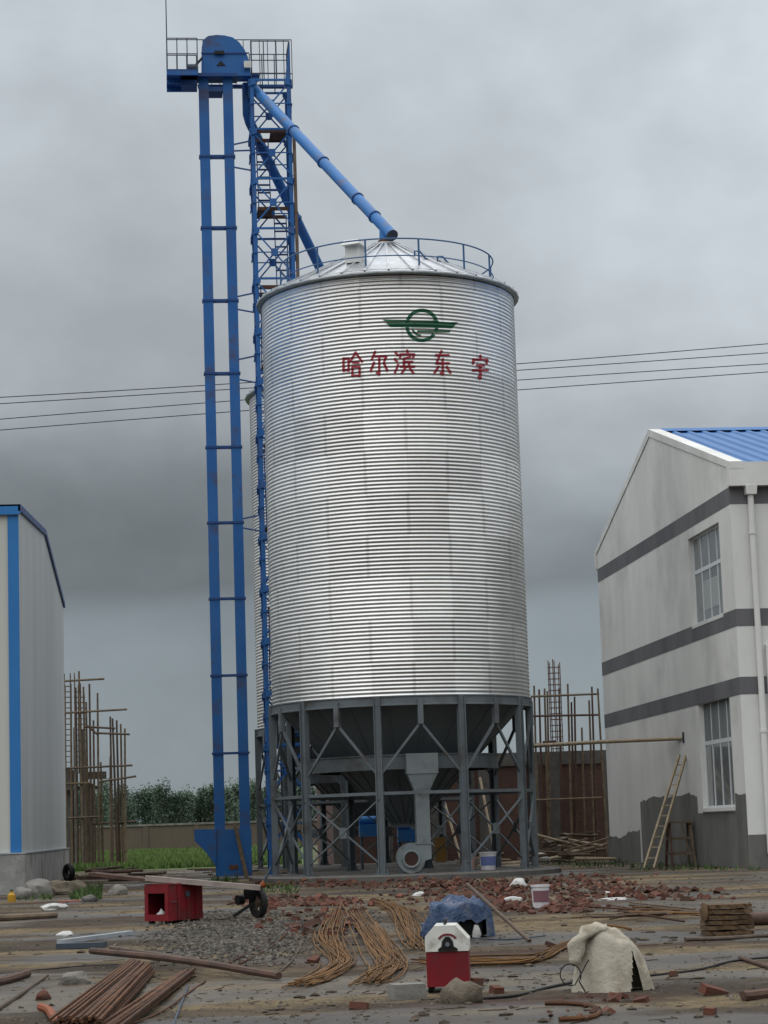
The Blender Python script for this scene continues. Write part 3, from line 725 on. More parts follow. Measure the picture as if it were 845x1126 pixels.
# ------------------------------------------------------------------ spouts
def collar(mb, p, d, r, w=.05):
    d = d.normalized(); mb.tube([p-d*w/2, p+d*w/2], r, 16)
sp_a = aY(279, 97, EY+.35); sp_b = SC+Vector((0, -.0, 0)); sp_b.z = aY(424, 250.5, SC.y).z
end = Vector((SC.x, SC.y, sp_b.z)); 
sp1 = thing('spout_pipe', sp_a, 'bright blue spout pipe sloping from the tower head to the lettered silo roof', 'grain spout')
dv = (end-sp_a); dn = dv.normalized()
MB().tube([sp_a, end+dn*.46], .152, 20).build('pipe', blue_spout, sp1, True)
for t in (.33, .56, .81, .93):
    cb = MB(); collar(cb, sp_a.lerp(end, t), dv, .182); cb.build('flange', blue_dk, sp1)
MB().tube([end+dn*.455, end+dn*.48], .163, 20).build('end_cap', dark_rail, sp1)
MB().tube([end+Vector((0,0,.02)), (end.x, end.y, Z_APEX+.13)], [.15,.16], 18).build('drop_neck', blue_spout, sp1, True)
collar_ = MB(); collar(collar_, Vector((end.x, end.y, Z_APEX+.15)), Vector((0,0,1)), .2); collar_.build('neck_flange', rustbrown, sp1)
C2 = SC+rear_off; sp_c = aY(272, 103, EY+.5); e2 = Vector((C2.x, C2.y, Z_APEX+.55))
sp2 = thing('spout_pipe', sp_c, 'darker blue spout pipe running down through the tower to the hidden silo', 'grain spout')
mid = sp_c+Vector((0,0,-.75))
dv2 = (e2-mid)
MB().tube([sp_c+Vector((0,0,.3)), mid+Vector((0,0,.1)), mid+dv2*.02, e2], .15, 18).build('pipe', blue, sp2, True)
for t in (.2, .45, .7):
    cb = MB(); collar(cb, mid.lerp(e2, t), dv2, .18); cb.build('flange', blue_dk, sp2)
MB().tube([e2, (e2.x, e2.y, Z_APEX+.11)], [.12,.15], 16).build('drop_neck', blue_dk, sp2, True)
# distributor box under the elevator head
dbx = aY(276, 90, EY+.2)
tp = thing('flow_divider', (dbx.x, EY+.35, dbx.z-.3), 'blue two way divider box feeding the spouts at the elevator head', 'divider')
MB().add([(dbx.x-.10, EY+.1, dbx.z+.15), (dbx.x+.22, EY+.1, dbx.z+.15), (dbx.x+.22, EY+.6, dbx.z+.15), (dbx.x-.10, EY+.6, dbx.z+.15),
          (dbx.x-.08, EY+.15, dbx.z-.5), (dbx.x+.06, EY+.15, dbx.z-.5), (dbx.x+.06, EY+.55, dbx.z-.5), (dbx.x-.08, EY+.55, dbx.z-.5)],
         [(0,1,2,3),(7,6,5,4),(0,1,5,4),(1,2,6,5),(2,3,7,6),(3,0,4,7)]).build('divider_body', blue, tp)
MB().bx(dbx.x-.14, dbx.x+.26, EY+.06, EY+.64, dbx.z+.152, dbx.z+.19).build('top_flange', blue_dk, tp)
# blue gear motors under the hoppers
for px, py, w_, lab in ((407, 934, .55, 'blue gear motor on a stand under the hopper, left of the blower duct'), (447, 930, .46, 'blue gear motor on a stand close behind the blower duct')):
    p = aY(px, py, SC.y+4.6); p.z = .13
    t = thing('gear_motor', p, lab, 'motor')
    zz = aY(px, 915 if px < 420 else 921, SC.y+4.6).z
    MB().bx(p.x-w_/2, p.x+w_/2, p.y-.2, p.y+.2, zz-.12, zz+.22).build('gearbox', blue_spout, t)
    MB().tube([(p.x-w_/2, p.y, zz+.32), (p.x+w_/2-.1, p.y, zz+.32)], .12, 14).build('motor_body', blue_spout, t, True)
    for sx in (-1, 1): MB().bx(p.x+sx*w_*.4-.03, p.x+sx*w_*.4+.03, p.y-.15, p.y+.15, .13, zz-.122).build('stand_leg', dark_rail, t)
bk = [(518, 953, 'orange bucket' , 'pale pink bucket standing between the silo legs'), (537.5, 955, 'b', 'white bucket with a blue label standing under the silo')]
def bucket(px, py, Y, h, w, lab, body, band=None, z=.13):
    p = aY(px, py, Y); p.z = z
    t = thing('bucket', p, lab, 'bucket')
    MB().lathe([(.002, .01), (w*.42, .0), (w*.5, h), (w*.53, h), (w*.53, h-.03), (w*.5, h-.03)], 24, p).build('pail', body, t, True)
    MB().lathe([(w*.49, h-.02), (w*.48, h-.05), (.002, h-.06)], 24, p).build('fill', concrete_dk, t)
    if band: MB().lathe([(w*.452, h*.25), (w*.487, h*.75)], 24, p, R(205), R(335)).build('label_patch', band, t)
    MB().tube([p+Vector((w*.52*math.cos(a), -.02-w*.1*math.sin(a), h-.02-w*.3*math.sin(a))) for a in [PI*k/10 for k in range(11)]], .006, 5).build('handle', dark_rail, t)
bucket(518, 953, SC.y-1.2, .40, .30, 'pale pink bucket standing on the pad, left of a white bucket', mat('pink_plastic', (.36,.24,.23), .5))
bucket(537, 953, SC.y-1.5, .44, .44, 'large white bucket with blue label standing under the silo', plastic_white, mat('blue_label', (.12,.16,.34), .5))
bucket(595, 998, G(595, 998).y, .33, .27, 'white bucket with dark label standing on brick rubble', plastic_white, mat('dark_label', (.20,.10,.12), .5), 0)

# ------------------------------------------------------------------ plastered two storey building
BX = 13.64; BY0 = 52.4; BY1 = 69.3
zc_ = lambda py, px=815: aX(px, py, BX).z
ZE = aY(812, 512, BY0).z                                  # eave parapet top
bld = thing('office_building', (BX+6, (BY0+BY1)/2, 0), 'two storey white plastered building with dark bands and blue roof', 'building')
apx = aX(716, 470, BX); YA = (BY0+BY1)/2; ZA = apx.z-.19
print('BLD', ZE, apx, aX(653, 632, BX), aX(668, 947, BX))
def wz(pairs): return pairs
def top(y): return ZE+(ZA-ZE)*(1-abs(y-YA)/(YA-BY0))
def wy(px, py): return aX(px, py, BX)
# windows (Y0,Z0,Y1,Z1)
wA = (wy(796,680).y, wy(779,681).z, wy(759,640).y, wy(776,582).z)
wB = (wy(805.5,830).y, wy(790,888).z, wy(770.5,830).y, wy(786,768).z)
wins = [wA, wB]
print('WIN', wA, wB)
XD = 18.0
bw = MB()
ys = sorted({BY0, BY1, YA, wA[0], wA[2], wB[0], wB[2]})
zs_ = sorted({0, wA[1], wA[3], wB[1], wB[3]})
def inwin(y, z): return any(w[0] < y < w[2] and w[1] < z < w[3] for w in wins)
for i in range(len(ys)-1):
    ya, yb = ys[i], ys[i+1]
    for j in range(len(zs_)):
        za_, zb_ = zs_[j], (zs_[j+1] if j+1 < len(zs_) else None)
        if zb_ is None:
            bw.add([(BX,ya,za_),(BX,yb,za_),(BX,yb,top(yb)),(BX,ya,top(ya))], [(0,1,2,3)]); continue
        if inwin((ya+yb)/2, (za_+zb_)/2): continue
        bw.add([(BX,ya,za_),(BX,yb,za_),(BX,yb,zb_),(BX,ya,zb_)], [(0,1,2,3)])
for w in wins:      # reveals and dark room back
    y0, z0_, y1, z1_ = w; X2 = BX+.22
    bw.add([(BX,y0,z0_),(BX,y1,z0_),(BX,y1,z1_),(BX,y0,z1_),(X2,y0,z0_),(X2,y1,z0_),(X2,y1,z1_),(X2,y0,z1_)], [(0,1,5,4),(1,2,6,5),(2,3,7,6),(3,0,4,7)])
XE = BX+26
bw.add([(BX,BY0,0),(XE,BY0,0),(XE,BY0,ZE),(BX,BY0,ZE)], [(0,1,2,3)])
bw.add([(BX,BY1,0),(XE,BY1,0),(XE,BY1,ZE),(BX,BY1,ZE)], [(0,1,2,3)])
bw.add([(XE,BY0,0),(XE,BY1,0),(XE,BY1,ZE),(XE,YA,ZA),(XE,BY0,ZE)], [(0,1,2,3,4)])
bw.build('wall', plaster, bld)
# eave box on the camera side, gable coping
MB().bx(BX-.04, XE, BY0-.22, BY0-.003, ZE-.52, ZE+.06).build('eave_band', plaster, bld)
MB().bx(BX-.04, XE, BY1+.003, BY1+.22, ZE-.52, ZE+.06).build('eave_band', plaster, bld)
for ya, yb in ((BY0-.225, YA), (BY1+.225, YA)):
    MB().add([(BX-.028,ya,ZE+.075),(BX+.323,ya,ZE+.075),(BX+.32,yb,ZA+.18),(BX-.028,yb,ZA+.18),(BX-.028,ya,ZE-.10),(BX+.323,ya,ZE-.10),(BX+.32,yb,ZA-.03),(BX-.028,yb,ZA-.03)],
             [(0,1,2,3),(7,6,5,4),(0,1,5,4),(1,2,6,5),(2,3,7,6),(3,0,4,7)]).build('coping', plaster, bld)
# blue ribbed roof, two slopes
for sgn, ye in ((1, BY0-.15), (-1, BY1+.15)):
    rfm = MB(); prof = []
    x = BX+.33; pitch_ = .42
    while x < XE:
        prof += [(x, 0), (x+.26, 0), (x+.30, .05), (x+.38, .05)]; x += pitch_
    for (xa, ha) in prof:
        rfm.v.append(Vector((xa, ye, ZE+.02+ha))); rfm.v.append(Vector((xa, YA, ZA+.08+ha)))
    for i in range(len(prof)-1): rfm.f.append((2*i, 2*i+2, 2*i+3, 2*i+1))
    rfm.build('roof_sheet', roofblue, bld)
rc = MB().prism([(BX+.33, YA-.22, ZA+.085), (BX+.33, YA, ZA+.20), (BX+.33, YA+.22, ZA+.085)], (XE-BX-.33,0,0)); rc.build('ridge_cap', roofblue, bld)
# dark bands wrap the corner
for pt, pbm in ((538.7, 555), (669.3, 685), (744, 757)):
    px = {538.7: 813.3, 669.3: 818, 744: 825}[pt]
    z1_ = aY(px, pt, BY0).z; z0_ = aY(px, pbm, BY0).z
    if pt == 538.7: z1_ = ZE-.525
    h = .42; z0_ = z1_-h
    b_ = MB().bx(BX-.006, BX-.003, BY0-.006, BY1, z0_, z1_).bx(BX-.003, XE, BY0-.006, BY0-.003, z0_, z1_)
    b_.build('painted_band', stripe_mat, bld)
    print('BAND', z0_, z1_)
# raw render patch at the base, with ragged edge: polygon sheet standing 5 mm proud
def ragged(pts, n=14, amp=.035):
    o_ = []
    for i in range(len(pts)-1):
        a, b_ = Vector(pts[i]), Vector(pts[i+1])
        for k in range(n): 
            p = a.lerp(b_, k/n); o_.append(Vector((p.x, p.y+(random.uniform(-amp, amp) if 0 < k else 0), 0)))
    o_.append(Vector((*pts[-1], 0))); return o_
def patch(edge):
    mb = MB(); x_ = BX-.005
    for i in range(len(edge)-1):
        a, b_ = edge[i], edge[i+1]
        if abs(a.x-b_.x) < 1e-4: continue
        mb.add([(x_, a.x, 0), (x_, b_.x, 0), (x_, b_.x, b_.y), (x_, a.x, a.y)], [(0,1,2,3)])
    return mb
def yz(px, py): p = wy(px, py); return (p.y, p.z)
e1 = ragged([yz(668.5,918), yz(684,921), yz(692,914), yz(704,912)], 5, .05) ; p1 = patch(e1)
e2_ = ragged([yz(704.3,882), yz(716,877), yz(738,876), yz(757,872), yz(767,876)], 6, .04); p2 = patch(e2_)
zsill = wB[1]-.12
e3 = [Vector((yz(767,876)[0], zsill-.0, 0)), Vector((wB[0]-.05, zsill, 0))]; p3 = patch(e3)
e4 = ragged([(wB[0]-.05, yz(809,872)[1]), yz(818,873), (BY0-.004, yz(824,872)[1])], 5, .03); p4 = patch(e4)
pp = MB()
for q in (p1, p2, p3, p4): pp.add(q.v, q.f)
pp.bx(BX+.001, XE, BY0-.012, BY0-.008, 0, yz(830,918)[1])
pp.build('render_patch', render_dk, bld)
# windows
for wi, w in enumerate(wins):
    y0, z0_, y1, z1_ = w; X1 = BX+.12; X2 = BX+.17; t_ = .055
    zt_ = z0_+(z1_-z0_)*(.60 if wi == 0 else .61)
    fr = MB().bx(X1,X2,y0,y0+t_,z0_,z1_).bx(X1,X2,y1-t_,y1,z0_,z1_).bx(X1,X2,y0+t_,y1-t_,z0_,z0_+t_).bx(X1,X2,y0+t_,y1-t_,z1_-t_,z1_).bx(X1,X2,y0+t_,y1-t_,zt_-.05,zt_+.05)
    for k in (1, 2, 3):
        yy = y0+(y1-y0)*k/4
        fr.bx(X1+.003,X2-.003,yy-.03,yy+.03,z0_+t_,zt_-.05).bx(X1+.003,X2-.003,yy-.03,yy+.03,zt_+.05,z1_-t_)
    wo = fr.build('window', frame_white, bld)
    MB().bx(X1+.02,X1+.026,y0+t_,y1-t_,z0_+t_,z1_-t_).build('pane', glass, wo)
    MB().bx(BX-(.06 if wi else .015),BX+.20,y0-.03*wi,y1+.03*wi,z0_-.09,z0_-.002).build('sill', plaster, wo)
    if wi == 0:
        for k in (1, 2): 
            ya = y0+(y1-y0)*k/4
            MB().bx(X1+.012,X1+.018,ya+.06,ya+(y1-y0)/4-.06,z0_+.30,z0_+.30+(zt_-z0_)*.55).build('white_sheet', cloth_in, wo)
    else:
        MB().bx(X1+.012,X1+.018,y0+t_,y1-t_,zt_+.05,z1_-t_).build('curtain', curtain, wo)
# downpipe with hopper head on the camera-side wall
dx_ = aY(823, 540, BY0-.1).x+.05
dp = MB().tube([(dx_, BY0-.10, ZE-.62), (dx_, BY0-.10, .35)], .075, 12); dpo = dp.build('downpipe', plaster, bld, True)
MB().box((dx_, BY0-.12, ZE-.62), (.25,.2,.22), None, 1.15).build('hopper_head', plaster, dpo)
MB().tube([(dx_, BY0-.10, ZE-1.62),(dx_, BY0-.10, ZE-1.70)], .09, 12).build('joint_collar', plaster, dpo, True)
MB().tube([(dx_, BY0-.10, 3.2),(dx_, BY0-.10, 3.28)], .09, 12).build('joint_collar', plaster, dpo, True)
MB().bx(dx_+.02+.15, dx_+.55, BY0-.09, BY0-.013, yz(830,918)[1], ZE-.53 if False else 5.3).build('pilaster', plaster, bld)

# ladder, trestle, long pole at that wall
LY = 61.5
la = G(714, 955); lb_ = aX(753, 830, BX-.12)
lb_ = Vector((BX-.10, la.y-2.6, zc_(832, 752)))
lb_ = aX(751, 830, BX-.08)
ldr = thing('ladder', (la.x, la.y, 0), 'pale wooden ladder leaning on the plastered wall beside the trestle', 'ladder')
la.z = 0
sd_ = Vector((.13, .0, 0))
dl = (lb_-la)
for s_ in (-1, 1): MB().bar(la+sd_*s_, lb_+sd_*s_*.7, .05, .07).build('rail', wood_pale, ldr)
for k in range(1, 11): 
    p = la+dl*(k/11); MB().bar(p-sd_*(1-.03*k)*1.05, p+sd_*(1-.03*k)*1.05, .035).build('rung', wood_pale, ldr)
tb = G(749, 956); tb.z = 0; tb = Vector((BX-.40, tb.y*(BX-.40)/tb.x, 0))
trs = thing('trestle', tb, 'worn wooden step trestle standing against the plastered wall', 'trestle')
tz = aY(750, 903, tb.y).z; tw = 13*tb.y/FPX
MB().bx(tb.x-tw*1.15, tb.x+tw*1.1, tb.y-.22, tb.y+.22, tz-.05, tz).build('top_board', wood, trs)
for sx in (-1, 1):
    for sy in (-1, 1): MB().bar((tb.x+sx*tw, tb.y+sy*.38, 0), (tb.x+sx*tw*.85, tb.y+sy*.12, tz-.05), .06).build('leg', wood_red if sx < 0 else wood, trs)
for z in (.33, .72):
    for sy in (-1, 1): MB().bar((tb.x-tw, tb.y+sy*(.38-.26*z/tz)-.03*sy, z), (tb.x+tw, tb.y+sy*(.38-.26*z/tz)-.03*sy, z), .04, .07).build('crosspiece', wood, trs)
MB().bar((tb.x+tw*.9, tb.y-.30, .1), (tb.x, tb.y-.2, tz-.06), .04).build('diagonal', wood, trs)
pb0 = aY(583, 820.5, 69.0); pb1 = aX(751, 812, BX+.02)
tag(MB().tube([pb0, pb0.lerp(pb1, .5)+Vector((0,0,.02)), pb1], [.06,.055,.05], 8).build('scaffold_pole', wood_pale, None, True, pb1), 'long pale wooden pole stuck through a hole in the plastered wall', 'pole')

# ------------------------------------------------------------------ shed on the left
SX, SY0, SY1 = -3.45, 52.8, 75.3
shed = thing('metal_shed', (SX-6, (SY0+SY1)/2, 0), 'grey ribbed metal shed with blue corner trim on a concrete plinth', 'shed')
zp = aY(22, 938, SY0).z; ze = aY(22, 566, SY0).z; ztp = aY(22, 556, SY0).z
zrg = aX(50.5, 588, SX)
SYM = (SY0+SY1)/2; zridge = ztp+ (SYM-SY0)*.10
zridge = zrg.z
print('SHED', zp, ze, ztp, zrg)
XL = SX-22
MB().add([(SX,SY0,zp),(SX,SY1,zp),(SX,SY1,ztp-.02),(SX,SYM,zridge),(SX,SY0,ztp-.02)], [(0,1,2,3,4)]).build('gable_wall', panel_side, shed)
MB().add([(XL,SY0,zp),(XL,SY1,zp),(XL,SY1,ztp-.02),(XL,SYM,zridge),(XL,SY0,ztp-.02)], [(0,1,2,3,4)]).build('gable_wall', panel_side, shed)
MB().add([(SX,SY0,zp),(XL,SY0,zp),(XL,SY0,ztp-.02),(SX,SY0,ztp-.02)], [(0,1,2,3)]).build('front_wall', panel_front, shed)
MB().add([(SX,SY1,zp),(XL,SY1,zp),(XL,SY1,ztp-.02),(SX,SY1,ztp-.02)], [(0,1,2,3)]).build('back_wall', panel_front, shed)
MB().bx(SX-.25, SX+.006, SY0-.03, SY0-.004, zp, ztp-.24).build('corner_trim', trimblue, shed)
MB().bx(XL, SX+.05, SY0-.10, SY0-.004, ztp-.22, ztp+.02).build('fascia', trimblue, shed)
for ya, za1, yb, zb1 in ((SY0-.1, ztp+.02, SYM, zridge+.04), (SYM, zridge+.04, SY1+.1, ztp+.02)):
    MB().add([(SX+.06,ya,za1-.16),(SX+.004,ya,za1-.16),(SX+.004,yb,zb1-.16),(SX+.06,yb,zb1-.16),(SX+.06,ya,za1),(SX+.004,ya,za1),(SX+.004,yb,zb1),(SX+.06,yb,zb1)],
             [(0,1,2,3),(7,6,5,4),(0,1,5,4),(1,2,6,5),(2,3,7,6),(3,0,4,7)]).build('verge_trim', blue_dk, shed)
    MB().add([(SX+.003,ya,za1+.0),(XL,ya,za1),(XL,yb,zb1),(SX+.003,yb,zb1),(SX+.003,ya,za1-.04),(XL,ya,za1-.04),(XL,yb,zb1-.04),(SX+.003,yb,zb1-.04)], [(0,1,2,3),(7,6,5,4),(0,1,5,4),(2,3,7,6),(3,0,4,7)]).build('roof', trimblue, shed)
MB().bx(XL, SX+.09, SY0-.09, SY1+.09, -.05, zp-.02).build('plinth', mat('pale_concrete', (.36,.36,.345), .85, alt=(.24,.24,.23), scale=1.6, bump=.2, bscale=12, dirt=(.16,.155,.14), dscale=.9), shed)
MB().bx(XL, SX+.11, SY0-.11, SY1+.11, zp-.019, zp+.012).build('plinth_flashing', alumin, shed)

# ------------------------------------------------------------------ unfinished brick building behind, right
KY = 76.0
kx = lambda px, py=880: aY(px, py, KY).x
kz = lambda py, px=620: aY(px, py, KY).z
kb = thing('unfinished_brick_building', (kx(560), KY+3, 0), 'unfinished red brick building with concrete columns behind the silos', 'building')
zk = kz(826)
cols = [kx(x) for x in (372, 425, 480, 533, 588, 612, 672)]
for i in range(len(cols)-1):
    MB().bx(cols[i]+.2, cols[i+1]-.2, KY+.05, KY+.30, 0, zk-.45 if i else zk-1.0).build('brick_panel', brick_red, kb)
for x in cols: MB().bx(x-.2, x+.2, KY, KY+.36, 0, zk).build('column', concrete_dk, kb)
for i in range(len(cols)-1): MB().bx(cols[i]+.2, cols[i+1]-.2, KY-.02, KY+.38, zk-.45, zk).build('ring_beam', concrete_dk, kb)
MB().bx(cols[-1]-.2, cols[-1]+.05, KY+.36, KY+9, 0, zk).build('brick_panel', brick_red, kb)
MB().bx(cols[0]-.15, cols[0]+.1, KY+.36, KY+9, 0, zk-.6).build('brick_panel', brick_red, kb)
# rebar cage column above
cgx0, cgx1 = aY(606, 790, KY+.2).x, aY(617, 790, KY+.2).x
cg = thing('rebar_cage', ((cgx0+cgx1)/2, KY+.2, zk), 'tall rusty rebar cage of a column rising above the brick wall', 'rebar cage')
zc1 = kz(726, 611)
for x in (cgx0, (cgx0+cgx1)/2, cgx1):
    for y in (KY+.02, KY+.36): MB().tube([(x, y, zk), (x+random.uniform(-.02,.02), y, zc1+random.uniform(-.15,.1))], .018, 5).build('rod', rustbrown, cg)
st = MB(); z = zk+.1
while z < zc1-.1:
    st.tube([(cgx0-.02,KY,z),(cgx1+.02,KY,z),(cgx1+.02,KY+.38,z),(cgx0-.02,KY+.38,z),(cgx0-.02,KY,z)], .009, 4); z += .2
st.build('stirrups', rustbrown, cg)
def scaffold(name, label, Y, poles, ledgers, m1, m2, dpt=.0, group=None, r=.04):
    t = thing(name, (aY(poles[0][0], 900, Y).x, Y, 0), label, 'scaffold', group)
    for px, ptop, pbot, dx, dy in poles:
        a = aY(px, ptop, Y+dy); b_ = Vector((aY(px+dx, 900, Y+dy).x, Y+dy, 0)) if pbot is None else aY(px+dx, pbot, Y+dy)
        MB().tube([b_, a], [r*1.15, r*.8], 6).build('standard', m1 if random.random() < .6 else m2, t, True)
    for x0_, y0_, x1_, y1_, dy in ledgers:
        MB().tube([aY(x0_, y0_, Y+dy), aY(x1_, y1_, Y+dy)], r, 6).build('ledger', m2 if random.random() < .5 else m1, t, True)
    return t
scaffold('pole_scaffold', 'bamboo pole scaffold in front of the brick wall beside the plastered building', KY-1.0,
  [(587.5,754,None,3,0),(593,758,None,3,.2),(599,757,None,3,.1),(602,760,None,2,.3),(624.5,752,None,3,0),(628.5,772,None,2,.3),(632,766,None,1,.2),(648,770,None,4,.1),(651,755,None,4,.4),(657.5,757,None,9,-.3),(615,757,None,2,.3),(640,800,None,2,.35)],
  [(584,766,659,763,-.08),(584,787.5,660,786,-.06),(584,818.5,662,816.5,-.12),(585,880,662,877,-.1),(597,816,612,815,.2)], wood, wood_red)

# ------------------------------------------------------------------ unfinished frame and scaffold, left
LYs = 92.0
lfr = thing('unfinished_building', (aY(85, 900, LYs).x, LYs, 0), 'unfinished concrete frame with rebar tops behind the grey shed', 'building')
for x0_, x1_, ptop, dy in ((71.5,80,846,.6),(82,86.5,800,0),(88.5,95,802,-.2),(97,104,862,.8)):
    a, b_ = aY(x0_, 900, LYs+dy).x, aY(x1_, 900, LYs+dy).x
    MB().bx(a, b_, LYs+dy-.15, LYs+dy+.15, 0, aY(x0_, ptop, LYs+dy).z).build('column', concrete_dk if dy else concrete, lfr)
a, b_ = aY(92, 855, LYs).x, aY(117.5, 855, LYs).x
MB().bx(a, b_, LYs-.4, LYs-.16, aY(100,857,LYs).z, aY(100,849,LYs).z).build('beam', concrete_dk, lfr)
MB().bx(a-1.5, b_-.3, LYs+.2, LYs+.4, aY(100,868,LYs).z, aY(100,864,LYs).z).build('beam', concrete_dk, lfr)
MB().bx(aY(66,900,LYs).x, aY(81,900,LYs).x, LYs+.8, LYs+1.1, 0, aY(75,846,LYs).z).build('brick_panel', brick_red, lfr)
for cx_, zt_ in ((75, 740), (86, 745), (90, 752)):
    mb = MB(); X = aY(cx_, 790, LYs).x
    for dx in (-.13, .13):
        for dy in (-.1, .15): mb.tube([(X+dx, LYs+dy, aY(cx_, 850, LYs).z), (X+dx*.9, LYs+dy, aY(cx_, zt_, LYs).z+random.uniform(-.5,.2))], .02, 5)
    z = aY(cx_, 850, LYs).z
    while z < aY(cx_, zt_+12, LYs).z: mb.tube([(X-.15,LYs-.12,z),(X+.15,LYs-.12,z),(X+.15,LYs+.17,z),(X-.15,LYs+.17,z),(X-.15,LYs-.12,z)], .011, 4); z += .22
    mb.build('rebar_cage', rustbrown, lfr)
scaffold('pole_scaffold', 'leaning wooden pole scaffold standing in the grass behind the grey shed', LYs-1.2,
  [(71.5,755,None,1,0),(78,752,None,1,.2),(83.5,756,None,2,.4),(87,738,None,4,.1),(92,755,None,3,.3),(95,772,None,2,.5),(98.5,752,None,2,.1),(103,792,None,1,.6),(107.5,762,None,1,.3),(111,838,None,2,.6),(121.5,788,None,2,-.2),(124,790,None,5,.2),(128.5,792,None,3,.5),(133,796,None,2,.4),(137.5,801,None,0,.2),(121.5,832,None,0,0)],
  [(70,749,115,746.5,-.1),(70,784,140,780,-.08),(92,799,127,801,.1),(104,806,143,807.5,-.25),(95,797,108,808,.1),(70,845,146,841.5,-.1),(108,860,150,853.5,-.25),(70,862,100,861,0),(70,900,108,898,0),(100,906,150,903,.3)], wood, wood_dk, r=.047)
# boundary wall, grass, trees
WY = 205.0
fz = aY(200, 905, WY).z; fx0, fx1 = aY(20, 905, WY).x, aY(420, 905, WY).x
bwl = thing('boundary_wall', ((fx0+fx1)/2, WY, 0), 'long low brown boundary wall with pale coping in front of the trees', 'wall')
MB().bx(fx0-30, fx1+40, WY, WY+.3, -.1, fz-.18).build('wall_face', fence_br, bwl)
MB().bx(fx0-30, fx1+40, WY-.12, WY+.42, fz-.179, fz).build('coping', concrete, bwl)
for k in range(24):
    x = fx0-30+k*4.6
    MB().bx(x-.25, x+.25, WY-.08, WY-.003, -.1, fz-.182).build('pier', fence_br, bwl)
gs_ = MB()
rg_ = random.Random(3)
pA = aY(60, 950, 84).x; 
for k in range(26000):
    y = 86+ (203-86)*rg_.random()**1.4; x = rg_.uniform(aY(60, 940, y).x, aY(330, 940, y).x)
    h = rg_.uniform(.08, .34)*(1+.7*noise.noise((x*.12, y*.06, 1))); w = rg_.uniform(.02, .05)*(1+y/90); a = rg_.uniform(0, PI)
    dx, dy = math.cos(a)*w, math.sin(a)*w; lx, ly = rg_.uniform(-.1,.1), rg_.uniform(-.1,.1)
    gs_.add([(x-dx, y-dy, -.02), (x+dx, y+dy, -.02), (x+lx, y+ly, h)], [(0,1,2)])
tag(gs_.build('grass', grassmat), kind='stuff')
gp = MB(); n_ = 60
e_ = []
for k in range(n_+1):
    y = 84+(210-84)*k/n_; e_.append((aY(40, 940, y).x, aY(345, 940, y).x, y))
for k in range(n_+1):
    j = 1.5*noise.noise((k*.7, 2, 0)); gp.v.append(Vector((e_[k][0], e_[k][2], .006))); gp.v.append(Vector((e_[k][1]+j, e_[k][2], .006)))
for k in range(n_): gp.f.append((2*k, 2*k+1, 2*k+3, 2*k+2))
tag(gp.build('grass_field', mat('grass_field_soil', (.055,.10,.022), .9, alt=(.085,.12,.03), scale=.4)), kind='structure')
# trees: four crown meshes, individually placed
tr_src = []
for v in range(5):
    rt_ = random.Random(40+v); cm = MB(); H = 1.0
    lobes = [(rt_.uniform(-.16,.16), rt_.uniform(-.16,.16), rt_.uniform(.12,.93), rt_.uniform(.12,.24)) for _ in range(20)]
    for k in range(3600):
        lx, ly, lz, lr = rt_.choice(lobes); lr *= (1.05-.45*lz)
        d = Vector((rt_.gauss(0,1), rt_.gauss(0,1), rt_.gauss(0,1))).normalized()*lr*rt_.uniform(.35,1.08)
        c = Vector((lx*(1.25-lz), ly*(1.25-lz), lz))*1.0+Vector((d.x*1.05, d.y*1.05, d.z*1.15)); s_ = rt_.uniform(.010,.026)
        a = Vector((rt_.gauss(0,1), rt_.gauss(0,1), rt_.gauss(0,1))).normalized(); b_ = a.cross(Vector((.3,.5,.8))).normalized()
        cm.add([c-a*s_, c+b_*s_*.6, c+a*s_, c-b_*s_*.6], [(0,1,2,3)])
    tr_src.append(cm)
tm_ = MB().tube([(0,0,-.02),(.005,0,.4),(-.01,.01,.9)], [.022,.015,.004], 7)
for a in (0, 1.3, 2.4, 3.6, 5): tm_.tube([(0,0,.35+.07*a),(.12*math.cos(a*1.7),.12*math.sin(a*1.7),.5+.07*a)], [.009,.003], 5)
tprot = []
for v, cm in enumerate(tr_src):
    t = thing('tree', (0,0,0), 'dark green tree in the row beyond the boundary wall', 'tree', 'trees beyond the boundary wall')
    cm.build('crown', leaf, t); tm_.build('trunk', bark, t, True); tprot.append(t)
rt_ = random.Random(12); used = set()
for k in range(52):
    px = 60+k*6.4+rt_.uniform(-3,3); Y = rt_.uniform(232, 262)
    p = aY(px, 905, Y); v = rt_.randrange(5)
    t = tprot[v] if v not in used else copy_tree(tprot[v]); used.add(v)
    ptop = 865+rt_.choice([-7,-4,0,3,8,12])+rt_.uniform(-2,2)
    h = aY(px, ptop, Y).z; t.location = (p.x, Y, 0); t.scale = (h*rt_.uniform(.75,1.05),)*2+(h,)
    t.rotation_euler.z = rt_.uniform(0, 6.28)

# ------------------------------------------------------------------ power lines behind the silos
for i, (ya, yb, yc, yd) in enumerate(((437,424,401,378),(444,430,409,388),(461,443,420,400),(473,455,433,409))):
    WYY = 96+i*.5
    A, B, C, D = aY(0, ya, WYY), aY(225, yb, WYY), aY(567, yc, WYY), aY(845, yd, WYY)
    P0 = A+(A-B)*1.6; P1 = D+(D-C)*1.6
    pts = []
    a, b_ = A, D; sag = (B.z-(A.z+(D.z-A.z)*(B.x-A.x)/(D.x-A.x)))
    for k in range(-16, 57):
        u = k/40; p = a.lerp(b_, u); zq = 4*sag*u*(1-u)*1.2; p.z += zq; pts.append(p)
    w_ = MB().tube(pts, .02, 5).build('power_line', cable, None, True, A)
    tag(w_, ['topmost thin black power line crossing behind the silos', 'second power line from the top, crossing behind the silos', 'third power line from the top, just above the lowest', 'lowest thin black power line crossing behind the silos'][i], 'power line')

